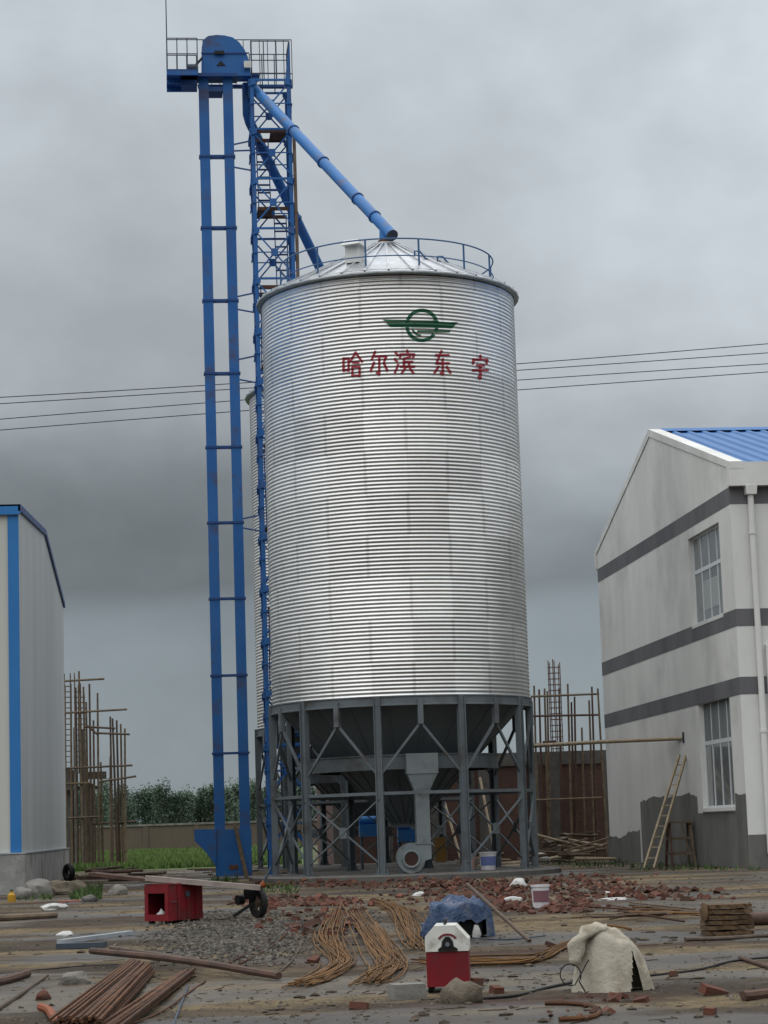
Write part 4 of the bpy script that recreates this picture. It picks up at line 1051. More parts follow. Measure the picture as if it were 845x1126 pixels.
# ------------------------------------------------------------------ yard clutter
def rock(size, seed, rough=.35, sub=2):
    bm = bmesh.new(); bmesh.ops.create_icosphere(bm, subdivisions=sub, radius=1)
    for v in bm.verts:
        n = noise.noise(v.co*1.3+Vector((seed*3.1, seed, 0)))*rough + noise.noise(v.co*3+Vector((seed, 0, seed)))*rough*.4
        v.co = v.co*(1+n); v.co = Vector((v.co.x*size[0]/2, v.co.y*size[1]/2, max(-.35, v.co.z)*size[2]/1.35))
    vs = [v.co.copy() for v in bm.verts]; fs = [[v.index for v in f.verts] for f in bm.faces]; bm.free()
    z0 = min(v.z for v in vs)
    return [v-Vector((0,0,z0+.01)) for v in vs], fs
def put_rock(name, px, py, size, m, label, cat, seed, group=None):
    p = G(px, py); vs, fs = rock(size, seed, sub=3)
    o = MB().add([v+p for v in vs], fs).build(name, m, None, True, p)
    return tag(o, label, cat, group)
# red tool box with an open end
p = G(192, 1014.5); ang = R(48); rot = Matrix.Rotation(ang, 3, 'Z')
BL, BWd, BH = .72, .44, .53
t = thing('tool_box', p, 'red metal box with an open end, standing under the grey plank', 'tool box')
def lb(x0, x1, y0, y1, z0, z1): return MB().box(p+rot@Vector(((x0+x1)/2,(y0+y1)/2,(z0+z1)/2)), (x1-x0,y1-y0,z1-z0), rot)
h = BWd/2
lb(-.36,.36,-h,-h+.015,.04,BH).build('side_panel', red_paint, t); lb(-.36,.36,h-.015,h,.04,BH).build('side_panel', red_paint, t)
lb(.345,.36,-h+.016,h-.016,.04,BH).build('end_panel', red_paint, t); lb(-.36,.36,-h-.01,h+.01,BH+.001,BH+.02).build('lid', red_paint, t)
lb(-.345,.345,-h+.016,h-.016,.04,.06).build('bottom', wood_dk, t)
lb(-.37,-.352,-h-.004,h+.004,.04,.13).build('opening_frame', red_paint, t); lb(-.37,-.352,-h-.004,h+.004,BH-.11,BH-.002).build('opening_frame', red_paint, t)
for s_ in (-1, 1): lb(-.37,-.352,min(s_*h*.72,s_*h),max(s_*h*.72,s_*h),.131,BH-.111).build('opening_frame', red_paint, t)
for k in (-.16, .04, .22): lb(k-.02,k+.02,-h-.018,-h-.001,.05,BH-.01).build('stiffener', red_paint, t)
for sx in (-.3,.3):
    for sy in (-.15,.15): lb(sx-.035,sx+.035,sy-.03,sy+.03,0,.039).build('foot', black_paint, t)
vs, fs = rock((.16,.16,.14), 5); q = p+rot@Vector((-.27,0,.06))
tag(MB().add([v+q for v in vs], fs).build('rag', plastic_bag, None, True, q), 'crumpled pale rag lying inside the red metal box', 'rag')
lb(-.02,.06,-h-.03,-h-.019,.36,.44).build('latch', dark_rail, t)
MB().tube([p+rot@Vector((x, -h-d, .30)) for x, d in ((-.30,.002),(-.29,.035),(-.23,.035),(-.22,.002))], .007, 6).build('handle', dark_rail, t)
# plank over the box and the hand cart
a = aY(160, 962, p.y-.05); b_ = aY(286, 975, p.y-.05)
a.z = BH+.13; b_.z = BH-.06
k_ = (p.x+.1-a.x)/(b_.x-a.x); lift = BH+.045-(a.z+(b_.z-a.z)*k_); a.z += lift; b_.z += lift
pgb = mat('pale_grey_board', (.36,.30,.27), .75, alt=(.24,.20,.18), scale=4)
tag(MB().bar(a, b_, .36, .07).build('plank', pgb, None, False, a), 'long grey plank laid across the top of the red metal box', 'plank')
a2 = aY(103, 961, 47.5); b2 = aY(166, 968, 46.5)
tag(MB().bar(a2, b2, .3, .07).build('plank', wood_red, None, False, a2), 'dark reddish plank lying on top of the timber heap left of the red box', 'plank')
# hand cart with engine
c = G(277, 1011)
t = thing('hand_cart', c, 'black hand cart with one wheel under the right end of the plank', 'cart')
wc = c+Vector((.10, .0, .22))
pr = [(.12,-.03),(.20,-.045),(.225,0),(.20,.045),(.12,.03)]
ty = MB(); n_ = 24
for r_, z in pr:
    for k in range(n_):
        a_ = 2*PI*k/n_; ty.v.append(wc+Vector((r_*.45*math.cos(a_)+z*.89, z*.45-r_*.89*math.cos(a_), r_*math.sin(a_))))
for i in range(5):
    for k in range(n_): ty.f.append((i*n_+k, i*n_+(k+1)%n_, ((i+1)%5)*n_+(k+1)%n_, ((i+1)%5)*n_+k))
wh = ty.build('tyre', rubber, t, True)
rim = MB().tube([wc-Vector((.027,.013,0)), wc+Vector((.027,.013,0))], .05, 12)
for k in range(6): rim.bar(wc, wc+Vector((.058*math.cos(k*PI/3), -.116*math.cos(k*PI/3), .13*math.sin(k*PI/3))), .018)
rim.build('rim', rust_pale, wh)
MB().bx(c.x-.10,c.x+.16,c.y+.08,c.y+.26,.28,.47).build('engine', black_paint, t)
MB().tube([(c.x-.12,c.y+.0,.28),(c.x-.20,c.y-.05,.28)], .07, 12).build('motor', black_paint, t, True)
for s_ in (-.1, .16): MB().bar((c.x+.05,c.y+s_,.24),(c.x-.26,c.y+s_,.05),.035).build('frame_bar', black_paint, t)
MB().tube([(c.x+.12,c.y+.1,.40),(c.x+.30,c.y+.1,.72)], .018, 8).build('handle', dark_rail, t)
MB().tube([(c.x+.15,c.y-.02,.46),(c.x+.20,c.y-.02,.50)], [.04,.055], 10).build('funnel', orange_pl, t, True)
# welding machine
p = G(493.5, 1089); sc_ = p.y/FPX; w2 = 23*sc_; hT = 72*sc_; hM = 44*sc_; dp_ = .46
t = thing('welding_machine', p, 'small red welding machine with a white chamfered top and black badge', 'welder')
rz = Matrix.Rotation(R(-9), 3, 'Z')
def wl(pts, dy0, dy1): return MB().prism([p+rz@Vector((x, dy0, z)) for x, z in pts], rz@Vector((0, dy1-dy0, 0)))
wl([(-w2,.045),(w2,.045),(w2,hM),(-w2,hM)], 0, dp_).build('case', red_paint, t)
top_ = [(-w2*1.03,hM+.002),(w2*1.03,hM+.002),(w2*1.03,hM+.34*(hT-hM)*1.3),(w2*.42,hT),(-w2*.58,hT),(-w2*1.03,hM+.5*(hT-hM)*1.2)]
cover = wl(top_, -.008, dp_+.005).build('top_cover', white_paint, t)
bz = hM+.004
wl([(-w2*.42,bz),(w2*.50,bz),(w2*.50,bz+.016),(w2*.32,bz+.034),(w2*.28,bz+.075),(w2*.12,bz+.105),(-w2*.06,bz+.105),(-w2*.22,bz+.075),(-w2*.26,bz+.034),(-w2*.42,bz+.016)], -.016, -.009).build('badge', black_paint, cover)
arc = [(w2*.03+.075*math.cos(x), bz+.075+.055*math.sin(x)) for x in [R(20+k*14) for k in range(11)]]
arc += [(w2*.03+.058*math.cos(x), bz+.075+.040*math.sin(x)) for x in [R(160-k*14) for k in range(11)]]
wl(arc, -.0145, -.0092).build('badge_arch', mat('dark_red_print', (.16,.03,.04), .5), cover)
q = p+rz@Vector((w2*.03, -.018, bz+.05)); MB().tube([q, q+rz@Vector((0,-.02,0))], .017, 12).build('current_knob', greysteel, cover)
q = p+rz@Vector((-w2*.1, dp_*.5, hT))
MB().tube([q+rz@Vector((0,-.13,-.01)), q+rz@Vector((0,-.11,.035)), q+rz@Vector((0,.11,.035)), q+rz@Vector((0,.13,-.01))], .009, 6).build('carry_handle', black_paint, t)
for dy in (.07, dp_-.07):
    for sx in (-1, 1):
        q = p+rz@Vector((sx*w2*.85, dy, .042)); MB().tube([q-rz@Vector((.018,0,0)), q+rz@Vector((.018,0,0))], .042, 14).build('wheel', rubber, t)
for z in (.12,.15,.18,.21): 
    wl([(-w2-.002,z),(-w2-.0005,z),(-w2-.0005,z+.012),(-w2-.002,z+.012)], .1, dp_-.1).build('vent_slot', black_paint, t)
put_rock('stone', 509, 1100, (.29,.17,.16), stone_br, 'brown rounded stone lying just in front of the welding machine', 'stone', 3)
p = G(449, 1095)
vs, fs = rock((.26,.2,.14), 8, .12)
tag(MB().box(p+Vector((0,.05,.055)), (.25,.2,.11), Matrix.Rotation(.15,3,'Z'), .93).build('concrete_block', concrete, None, False, p), 'pale concrete block lying left of the welding machine', 'block')
# draped heaps
def drape(name, m, parent, c, rx, ry, hz_, seed, folds=9, amp=.08, top=.55, nseg=72, nr=22, flare=.12, hole=None, lean=0.0):
    mb = MB()
    for j in range(nr+1):
        u = j/nr
        for k in range(nseg):
            a_ = 2*PI*k/nseg
            fold = amp*max(0, u-.25)*(math.sin(folds*a_+seed+2*noise.noise((math.cos(a_)*1.5, math.sin(a_)*1.5, seed)))+.6*noise.noise((math.cos(a_)*4, math.sin(a_)*4, u*2+seed)))
            rr_ = (min(1, u/top)**.75 if u < top else 1+flare*(u-top)/(1-top)) + fold
            z = hz_*(1-.10*(u/top)**2) if u < top else hz_*.90*(1-(u-top)/(1-top))**.9
            z += hz_*.13*noise.noise((rr_*math.cos(a_)*6, rr_*math.sin(a_)*6, seed+2))*(1 if u < .85 else .2) + hz_*.16*noise.noise((rr_*math.cos(a_)*2+seed, rr_*math.sin(a_)*2, seed)) * (1 if u < .85 else .2)
            mb.v.append(c+Vector((rx*rr_*math.cos(a_)+lean*z, ry*rr_*math.sin(a_), max(.0, z))))
    for j in range(nr):
        for k in range(nseg):
            if hole and hole(2*PI*(k+.5)/nseg, (j+.5)/nr): continue
            mb.f.append((j*nseg+k, j*nseg+(k+1)%nseg, (j+1)*nseg+(k+1)%nseg, (j+1)*nseg+k))
    return mb.build(name, m, parent, True, angle=80)
p = G(510, 1031)+Vector((0,.25,0))
t = thing('covered_machine', p, 'dark machine half hidden under a crumpled blue tarpaulin', 'machine')
drape('tarpaulin', tarpmat, t, p, .33, .30, .40, 2.3, 7, .12, .62, flare=.10, hole=lambda a_, u: u > .80 and R(250) < a_ < R(320))
MB().bx(p.x-.22,p.x+.22,p.y-.16,p.y+.16,.02,.34).build('machine_body', black_paint, t)
vs, fs = rock((.10,.08,.16), 4); q = p+Vector((.14,-.27,0)); MB().add([v+q for v in vs], fs).build('canvas_flap', plastic_bag, t, True)
vs, fs = rock((.30,.22,.26), 14); q = p+Vector((-.30,-.05,0))
tag(MB().add([v+q for v in vs], fs).build('tarpaulin_bundle', tarpmat, None, True, q), 'smaller folded heap of blue tarpaulin left of the covered machine', 'tarpaulin')
a = G(582.5, 1035.5); b_ = aY(514, 972.5, p.y-.15)
tag(MB().tube([a+Vector((0,0,.01)), b_], .022, 8).build('iron_pole', wood_dk, None, True, a), 'thin dark pole leaning over the blue tarpaulin heap', 'pole')
# sack covered machine
p = G(677, 1090)+Vector((0,.2,0))
t = thing('covered_stand', p, 'low stand draped with a cream woven sack cloth and a tied stick', 'covered machine')
mb = MB(); nseg, nr = 150, 34
for j in range(nr+1):
    u = j/nr
    for k in range(nseg):
        a_ = 2*PI*k/nseg; ca, sa = math.cos(a_), math.sin(a_)
        top = .48
        if u < top: r_ = (u/top)**.8*.74; z = .47*(1-.22*(u/top)**2.2)
        else:
            v = (u-top)/(1-top); r_ = .74+.30*v**.9; z = .367*(1-v)**.95
        fo = max(0, u-.3)
        r_ += fo*(.10*math.sin(5*a_+3.0+1.5*math.sin(2*a_)) + .16*noise.noise((ca*1.7, sa*1.7, u*1.4+3)) + .07*math.sin(11*a_+2*math.sin(3*a_))*max(0,u-.45) + .05*noise.noise((ca*5, sa*5, u*2)))
        z += .012*noise.noise((r_*ca*7, r_*sa*7, 4))*(1 if u < .8 else (1-u)*5)+.05*noise.noise((r_*ca*2.4+5, r_*sa*2.4, 1.3))*(1 if u < .8 else (1-u)*5)
        z += .04*(-ca*.6)*(1-u) - .09*max(0, ca)*min(1, u/.48)*(1-u)
        x = .262*r_*ca*(1.0+.16*u*(ca > 0)); y = .21*r_*sa
        if u > .9: z = max(0.004, z)
        mb.v.append(p+Vector((x-.03*(.5-z), y, z)))
def gap(a_, u): 
    w0 = 15*max(0, (u-.55)/.45); d = abs(math.degrees(a_)-(312-10*(u-.55)))
    return u > .55 and d < w0
for j in range(nr):
    for k in range(nseg):
        if gap(2*PI*(k+.5)/nseg, (j+.5)/nr): continue
        mb.f.append((j*nseg+k, j*nseg+(k+1)%nseg, (j+1)*nseg+(k+1)%nseg, (j+1)*nseg+k))
mb.build('sack_cloth', sackmat, t, True, angle=80)
MB().bx(p.x-.13,p.x+.13,p.y-.1,p.y+.1,.02,.30).build('inner_stand', wood_red, t)
fl = MB(); pts = [p+Vector(q) for q in ((-.02,-.06,.445),(-.12,-.09,.45),(-.20,-.11,.435),(-.245,-.12,.35),(-.262,-.12,.27),(-.27,-.12,.215))]
fl.tube([pts[0].lerp(pts[1], k/3) for k in range(3)]+[pts[i].lerp(pts[i+1], k/4) for i in range(1,5) for k in range(4)]+[pts[5]], [.03,.036,.042,.046,.05,.053,.056,.055,.053,.052,.05,.048,.05,.047,.042,.04,.036,.036,.03,.018], 22)
for v in fl.v: v += Vector((noise.noise(v*8)*.035, noise.noise(v*8+Vector((5,0,0)))*.03, noise.noise(v*8+Vector((0,5,0)))*.03)) + Vector((noise.noise(v*22)*.012, 0, noise.noise(v*22+Vector((3,0,0)))*.012))
fl.build('sack_flap', sackmat, t, True)
MB().tube([p+Vector((-.02,-.1,.475)), p+Vector((.10,-.13,.455)), p+Vector((.15,-.15,.44))], [.008,.009,.013], 8).build('stick', rod_yellow, t, True)
q = p+Vector((-.235,-.20,.12))
tag(MB().tube([q+Vector((.02,0,-.11))]+[q+Vector((-.085+.075*math.cos(x), .02*math.sin(x), .02+.075*math.sin(x))) for x in [R(-40+k*15) for k in range(23)]]+[q+Vector((.05,.0,.12))], .005, 6).build('cable_loop', rubber, None, True, q), 'black cable loop hanging at the left side of the draped stand', 'cable')
# rusty stack on the right and the dark red pipe
p = G(803, 1027)+Vector((0,.12,0))
t = thing('burlap_stack', p, 'low stack of folded rusty brown sheets near the right edge', 'stack')
rs = random.Random(5); sheetm = mat('rusty_brown_sheet', (.12,.075,.04), .8, alt=(.075,.045,.025), scale=5, bump=.3, bscale=20)
for k in range(6):
    mb = MB(); n_ = 14; w_ = .235+rs.uniform(-.012,.012); z = .055*k
    for i in range(n_+1):
        x = -w_+2*w_*i/n_
        for (y, dz) in ((-.2,0),(.2,0),(.2,.042),(-.2,.042)):
            mb.v.append(p+Vector((x+rs.uniform(-.004,.004), y+rs.uniform(-.01,.01), z+dz+.012*noise.noise((x*6, k*2.2, y)))))
    for i in range(n_):
        b0_ = i*4
        for j in range(4): mb.f.append((b0_+j, b0_+(j+1)%4, b0_+4+(j+1)%4, b0_+4+j))
    mb.f += [(0,1,2,3), (n_*4+3,n_*4+2,n_*4+1,n_*4)]
    mb.build('folded_sheet', sheetm, t, False)
q = p+Vector((-.25,-.1,.17)); vs, fs = rock((.09,.2,.19), 33, .2); MB().add([v+q for v in vs], fs).build('hanging_fold', sheetm, t, True)
a = G(826, 1018)+Vector((0,.05,.07)); b_ = a+Vector((1.2,.1,0))
tag(MB().tube([a,b_], .075, 14).build('iron_pipe', wood_red, None, True, a), 'thick dark red pipe lying right of the rusty sheets', 'pipe')
# wire rod bundles: bent rods lying on the ground, each a child
def bundle(label, path, n, wpx, m, seed, rr_=.0065, frizz=.075, zmax=.07, name='rod_bundle'):
    rs = random.Random(seed); g0 = [G(*q) for q in path]
    t = thing(name, g0[0], label, 'steel rods')
    def spl(P, u):
        k = u*(len(P)-1); i = min(int(k), len(P)-2); f = k-i
        p0 = P[max(i-1,0)]; p1 = P[i]; p2 = P[i+1]; p3 = P[min(i+2,len(P)-1)]
        return .5*((2*p1)+(p2-p0)*f+(2*p0-5*p1+4*p2-p3)*f*f+(3*p1-p0-3*p2+p3)*f*f*f)
    for k in range(n):
        off = rs.gauss(0, .52); ph = rs.uniform(0, 6); z = abs(rs.gauss(0, .4))*zmax+.012; ph2 = rs.uniform(0, 6)
        u0, u1 = rs.uniform(-.0,.25), rs.uniform(.80,1.0); pts = []
        for i in range(17):
            u = u0+(u1-u0)*i/16; q = spl(g0, min(max(u,0),1)); q2 = spl(g0, min(u+.02,1)); q1 = spl(g0, max(u-.02,0))
            d = (q2-q1); d.z = 0; d = d.normalized() if d.length > 1e-6 else Vector((1,0,0)); nn = Vector((d.y,-d.x,0))
            half = wpx*q.y/FPX*.5
            # lateral spread seen square to the view
            pt = q+Vector((1,0,0))*off*half*(1-.35*abs(d.x))+nn*frizz*math.sin(u*5+ph)+Vector((0,off*.35*abs(d.x),0)); pt.z = gz(pt.x, pt.y)+z*(.6+.4*math.sin(u*4+ph2))+.008; pts.append(pt)
        MB().tube(pts, rr_, 5).build('rod', m, t, True)
    return t
bundle('curved bundle of rusty yellow rods, leftmost of the three curving ones', [(372,996),(360,1028),(369,1046),(377,1062),(348,1081),(322,1088)], 34, 24, rod_yellow, 1)
bundle('curved bundle of rusty yellow rods, middle one of the three curving ones', [(388,996),(408,1024),(424,1049),(431,1063),(420,1076),(402,1086)], 40, 26, rod_yellow, 2)
bundle('bundle of rusty yellow rods running behind the welding machine', [(410,990),(440,1003),(455,1026),(466,1046)], 34, 26, rod_yellow, 3)
bundle('straight flat bundle of rusty rods right of the welding machine', [(450,1057),(516,1061),(585,1059),(612,1047),(642,1033)], 40, 16, rod_yellow, 4, frizz=.012)
# heavy rebar stack bottom left
def bars(label, A0, A1, B0, B1, n, layers, m, seed, name='bar_stack', th=.026):
    rs = random.Random(seed); t = thing(name, G(*A0), label, 'steel bars')
    for l in range(layers):
        for k in range(n-l):
            u = (k+.5*l+.5)/n
            a_ = G(A0[0]+(A1[0]-A0[0])*u, A0[1]+(A1[1]-A0[1])*u); b_ = G(B0[0]+(B1[0]-B0[0])*u, B0[1]+(B1[1]-B0[1])*u)
            d = (b_-a_).normalized(); a_ = a_-d*rs.uniform(0,.35)+Vector((rs.uniform(-.01,.01),0,0))
            z = .018+l*th*.95+rs.uniform(0,.006)
            MB().bar(a_+Vector((0,0,z+rs.uniform(0,.012))), b_+Vector((rs.uniform(-.05,.05),0,z+rs.uniform(0,.012))), th*rs.uniform(.7,1.05), th*rs.uniform(.7,1.05)).build('bar', m, t)
    return t
bars('thick stack of rusty steel bars pointing away at the lower left', (137,1069), (170,1075), (52,1140), (112,1140), 15, 5, rod_rust, 5, th=.022)
bars('flat fan of rusty bars lying right of the thick bar stack', (196,1077), (214,1075), (108,1140), (128,1140), 8, 2, rod_rust, 6)
def stick(name, P, r_, m, label, cat, z=None, n=8, sub=1):
    pts = [G(*q)+Vector((0,0,r_*.9)) for q in P]
    if z: pts = [q+Vector((0,0,zz)) for q, zz in zip(pts, z)]
    for _ in range(2 if len(pts) > 2 else 0):      # round off the bends
        pts = [pts[0]] + [q for a_, b_ in zip(pts, pts[1:]) for q in (a_.lerp(b_, .25), a_.lerp(b_, .75))] + [pts[-1]]
    o = MB().tube(pts, r_, n).build(name, m, None, True, pts[0]); return tag(o, label, cat)
stick('wooden_pole', [(101,1060),(200,1069),(307,1080)], .032, wood_red, 'long reddish pole lying across the end of the bar stack', 'pole', (.10,.09,.01))
stick('wooden_pole', [(122,1056),(200,1065),(288,1073)], .022, wood_dk, 'thinner dark pole lying just behind the long reddish pole', 'pole', (.11,.08,.01))
stick('wooden_pole', [(-14,1087),(10,1081),(31,1075)], .036, wood_red, 'thick brown pole end coming in at the left edge', 'pole')
stick('wooden_pole', [(-10,1117),(20,1096),(52,1076)], .018, wood_dk, 'thin dark stick slanting in from the lower left edge', 'stick')
stick('steel_rod', [(190,1130),(198,1105),(207,1086)], .009, dark_rail, 'short dark rod standing out right of the bar fan', 'rod')
stick('steel_rod', [(145,1128),(180,1112),(208,1092),(226,1080)], .008, rod_rust, 'thin curved rusty rod lying right of the bar fan', 'rod')
stick('bent_pipe', [(45,1111),(55,1114),(58,1122),(70,1132)], .03, orange_pl, 'bent orange pipe end at the lower left corner', 'pipe')
stick('steel_rod', [(305,1015),(300,1030),(276,1048),(248,1060)], .011, rod_rust, 'rusty curved rod on the gravel left of the yellow rods, upper one', 'rod')
stick('steel_rod', [(322,1022),(300,1040),(285,1050),(264,1059)], .011, rod_rust, 'rusty curved rod on the gravel left of the yellow rods, lower one', 'rod')
stick('steel_rod', [(334,1030),(326,1052),(305,1072)], .008, wood_dk, 'thin dark bent rod between gravel and yellow rods', 'rod')
stick('wooden_batten', [(754,1037),(800,1033),(852,1029)], .022, wood_dk, 'dark straight batten lying in front of the rusty sheets', 'batten')
stick('wooden_batten', [(814,1056),(850,1067)], .018, wood_red, 'red brown batten running out at the right edge', 'batten')
stick('wooden_batten', [(818,1101),(852,1098)], .035, wood_red, 'dark red pole end at the lower right edge', 'pole')
stick('steel_bar', [(600,1106),(640,1106),(662,1112),(655,1121),(615,1123)], .016, rod_rust, 'bent dark rusty bar lying in the mud in front of the draped stand', 'bar')
stick('steel_rod', [(520,1032),(560,1034),(600,1030)], .008, dark_rail, 'thin dark rod on the sand right of the tarpaulin', 'rod')
stick('cable', [(531,1096),(570,1093),(599,1086),(640,1079)], .011, rubber, 'black cable running from the stone to the draped stand', 'cable')
stick('cable', [(716,1073),(771,1068),(803,1058),(852,1054)], .010, rubber, 'black cable running from the draped stand to the right edge', 'cable')
stick('cable', [(-10,1073),(40,1066),(90,1062),(130,1060)], .006, cable, 'thin black cable curving behind the brown pole at the left', 'cable')
stick('steel_rod', [(630,1010),(700,1005),(790,1008)], .010, rod_rust, 'long thin rusty rod lying behind the draped stand', 'rod')
rs = random.Random(77)
for k in range(22):
    x, y = rs.uniform(640, 735), rs.uniform(1002, 1013); dx, dy = rs.uniform(12, 40), rs.uniform(-4, 4)
    pts = [G(x-dx, y-dy)+Vector((0,0,.02+rs.uniform(0,.08))), G(x+dx, y+dy)+Vector((0,0,.02+rs.uniform(0,.05)))]
    tag(MB().tube(pts, rs.uniform(.008,.02), 6).build('scrap_rod', rs.choice([rod_rust, wood, wood_dk, rod_yellow]), None, True, pts[0]), 'loose scrap rod in the tangle behind the draped stand', 'rod', 'scrap rods behind the draped stand')
# aluminium strips etc. left
a, b_ = G(67, 1038), G(144, 1028)
tag(MB().bar(a+Vector((0,0,.03)), b_+Vector((0,0,.03)), .10, .05).build('metal_strip', alumin, None, False, a), 'pale aluminium strip lying on the wet ground at the left', 'strip')
a, b_ = G(64, 1043), G(116, 1042)
tag(MB().bar(a+Vector((0,0,.03)), b_+Vector((0,0,.03)), .12, .06).build('metal_strip', dark_rail, None, False, a), 'dark metal channel lying in front of the pale aluminium strip', 'strip')
put_rock('plastic_scrap', 72, 1029, (.22,.14,.07), plastic_bag, 'small crumpled white plastic behind the aluminium strip', 'plastic', 31)
put_rock('stone', 82, 1083, (.26,.17,.11), stone, 'pale flat stone on the mud behind the thick bar stack', 'stone', 12)
put_rock('stone', 48, 1099, (.12,.09,.08), brickmat, 'rounded red brick lump near the lower left edge', 'brick', 13)
put_rock('stone', 172, 1027, (.25,.1,.05), concrete_dk, 'dark flat lump in front of the red metal box', 'stone', 14)
stick('wooden_batten', [(-20,1013),(30,1011),(62,1009)], .05, wood, 'long grey batten lying at the left edge in front of the shed', 'batten')
# rubble by the shed plinth
for i, (px, py, sx, sz, m_, lab) in enumerate(((42,985,.75,.36,concrete,'pale broken slab leaning at the shed plinth'),(63,984,.9,.35,stone_br,'brown boulder beside the pale broken slab at the shed'),(28,988,.5,.25,concrete,'grey rubble lump at the corner of the shed plinth'),(85,981,.5,.28,stone_br,'small brown boulder among weeds near the shed'),(60,1000,.45,.12,plastic_bag,'crumpled white paper on the ground in front of the shed'),(130,984,.4,.22,stone,'grey stone on the ground left of the red box'),(98,992,.35,.14,concrete_dk,'dark grey stone in front of the weeds'))):
    put_rock('boulder', px, py, (sx, sx*.7, sz), m_, lab, 'rubble', 50+i)
p = G(13, 992); t = thing('plastic_bottle', p, 'yellow plastic bottle with green cap beside the shed plinth', 'bottle')
MB().lathe([(.002,0),(.08,.0),(.085,.04),(.08,.14),(.03,.19),(.03,.215)], 14, p).build('bottle_body', yellow_pl, t, True)
MB().lathe([(.035,.216),(.035,.25),(.002,.25)], 10, p).build('cap', weed, t)
a = G(81, 992); tag(MB().box(a+Vector((0,0,.02)), (.55,.3,.04), Matrix.Rotation(.2,3,'Z')).build('board', mat('pink_board', (.30,.13,.11), .7), None, False, a), 'small pinkish board on the ground in front of the weeds', 'board')
# tyre and timber heap near the shed
p = G(76, 970); mb = MB(); 
prt = [(.15,-.07),(.24,-.08),(.27,0),(.24,.08),(.15,.07)]; n_ = 24
for r_, z in prt:
    for k in range(n_): mb.v.append(p+Vector((r_*.5*math.cos(2*PI*k/n_)+z*.86, z*.5-r_*.86*math.cos(2*PI*k/n_), .27+r_*math.sin(2*PI*k/n_))))
for i in range(5):
    for k in range(n_): mb.f.append((i*n_+k, i*n_+(k+1)%n_, ((i+1)%5)*n_+(k+1)%n_, ((i+1)%5)*n_+k))
tag(mb.build('old_tyre', rubber, None, True, p), 'black tyre standing at the far end of the shed plinth', 'tyre')
rs = random.Random(21)
def heap(n, x0, x1, y0, y1, lenpx, zmax, mats, label, group, seed, r0=.03, r1=.07, flat=False):
    rs = random.Random(seed)
    for k in range(n):
        x, y = rs.uniform(x0, x1), rs.uniform(y0, y1); L_ = rs.uniform(.4, 1)*lenpx/2; sl = rs.uniform(-.5, .5)
        c = G(x, y); ln = L_*c.y/FPX; yw = rs.gauss(0, .5); f = 1-abs(2*(x-x0)/(x1-x0)-1)
        z = rs.uniform(.03, .08+zmax*f); d = Vector((math.cos(yw), math.sin(yw), 0))*ln; tilt = rs.uniform(-.3, .3)*min(1, z*2)
        a_ = c-d+Vector((0,0,max(.03, z-ln*tilt))); b_ = c+d+Vector((0,0,max(.03, z+ln*tilt)))
        m_ = rs.choice(mats)
        if flat or rs.random() < .4: o = MB().bar(a_, b_, rs.uniform(.10,.2), rs.uniform(.025,.05)).build('scrap_board', m_, None, False, a_)
        else: o = MB().tube([a_, b_], [rs.uniform(r0,r1), rs.uniform(r0,r1)*.8], 7).build('scrap_pole', m_, None, True, a_)
        tag(o, label, 'timber', group)
heap(60, 594, 664, 938, 951, 56, 1.15, [wood, wood_pale, wood_dk, wood, wood_dk], 'scrap timber in the heap between the silo and the plastered building', 'scrap timber heap beside the plastered building', 1)
heap(20, 92, 160, 962, 971, 70, .45, [wood, wood_red, wood_red, wood_pale, wood_dk], 'scrap timber in the heap behind the red metal box', 'scrap timber heap near the shed', 2)
heap(10, 225, 300, 957, 962, 60, .2, [wood_pale, wood_red, wood], 'scrap board lying around the foot of the elevator', 'scrap boards at the elevator foot', 3, flat=True)
heap(12, 500, 590, 949, 955, 60, .25, [wood, wood_pale, wood_dk], 'scrap timber lying under the rear silo', 'scrap timber under the rear silo', 4)
a = aY(271.5, 965, EY-.5); a.z = 0; b_ = aY(258.5, 906, EY-.22)
tag(MB().bar(a, b_, .12, .05).build('plank', wood, None, False, a), 'brown plank leaning on the blue elevator foot', 'plank')
p = aY(485, 935, 70.5); tag(MB().box((p.x, 70.5, .45), (.35,.05,.9), Matrix.Rotation(-.06,3,'X')).build('board', ochrewood, None, False, (p.x,70.5,0)), 'yellow board standing under the rear silo right of the blower', 'board')
for i, (xa, ya, xb, yb, lab) in enumerate(((508,935,486,872,'pale leaning pole behind the front silo legs, left one'),(545,915,528,855,'pale leaning pole behind the front silo legs, right one'))):
    a = aY(xa, ya, 74.2); a.z = 0; b_ = aY(xb, yb, 75.6)
    tag(MB().tube([a,b_], .05, 7).build('scaffold_pole', wood_pale, None, True, a), lab, 'pole')
# white bags
for i, (px, py, sx, sz, lab) in enumerate(((571,977,.36,.2,'crumpled white bag on the brick rubble near the silo leg'),(564,992,.28,.1,'flat white scrap on the brick rubble left of the labelled bucket'),(596,949,.5,.32,'white plastic sack in front of the timber heap'),(676,990,.5,.05,'long flattened white cement bag on the muddy yard'),(462,985,.3,.08,'small white scrap on the brick rubble behind the tarpaulin'),(668,983,.2,.06,'small white scrap behind the flattened cement bag'))):
    put_rock('plastic_bag', px, py, (sx, sx*.6, sz), plastic_bag, lab, 'bag', 80+i)
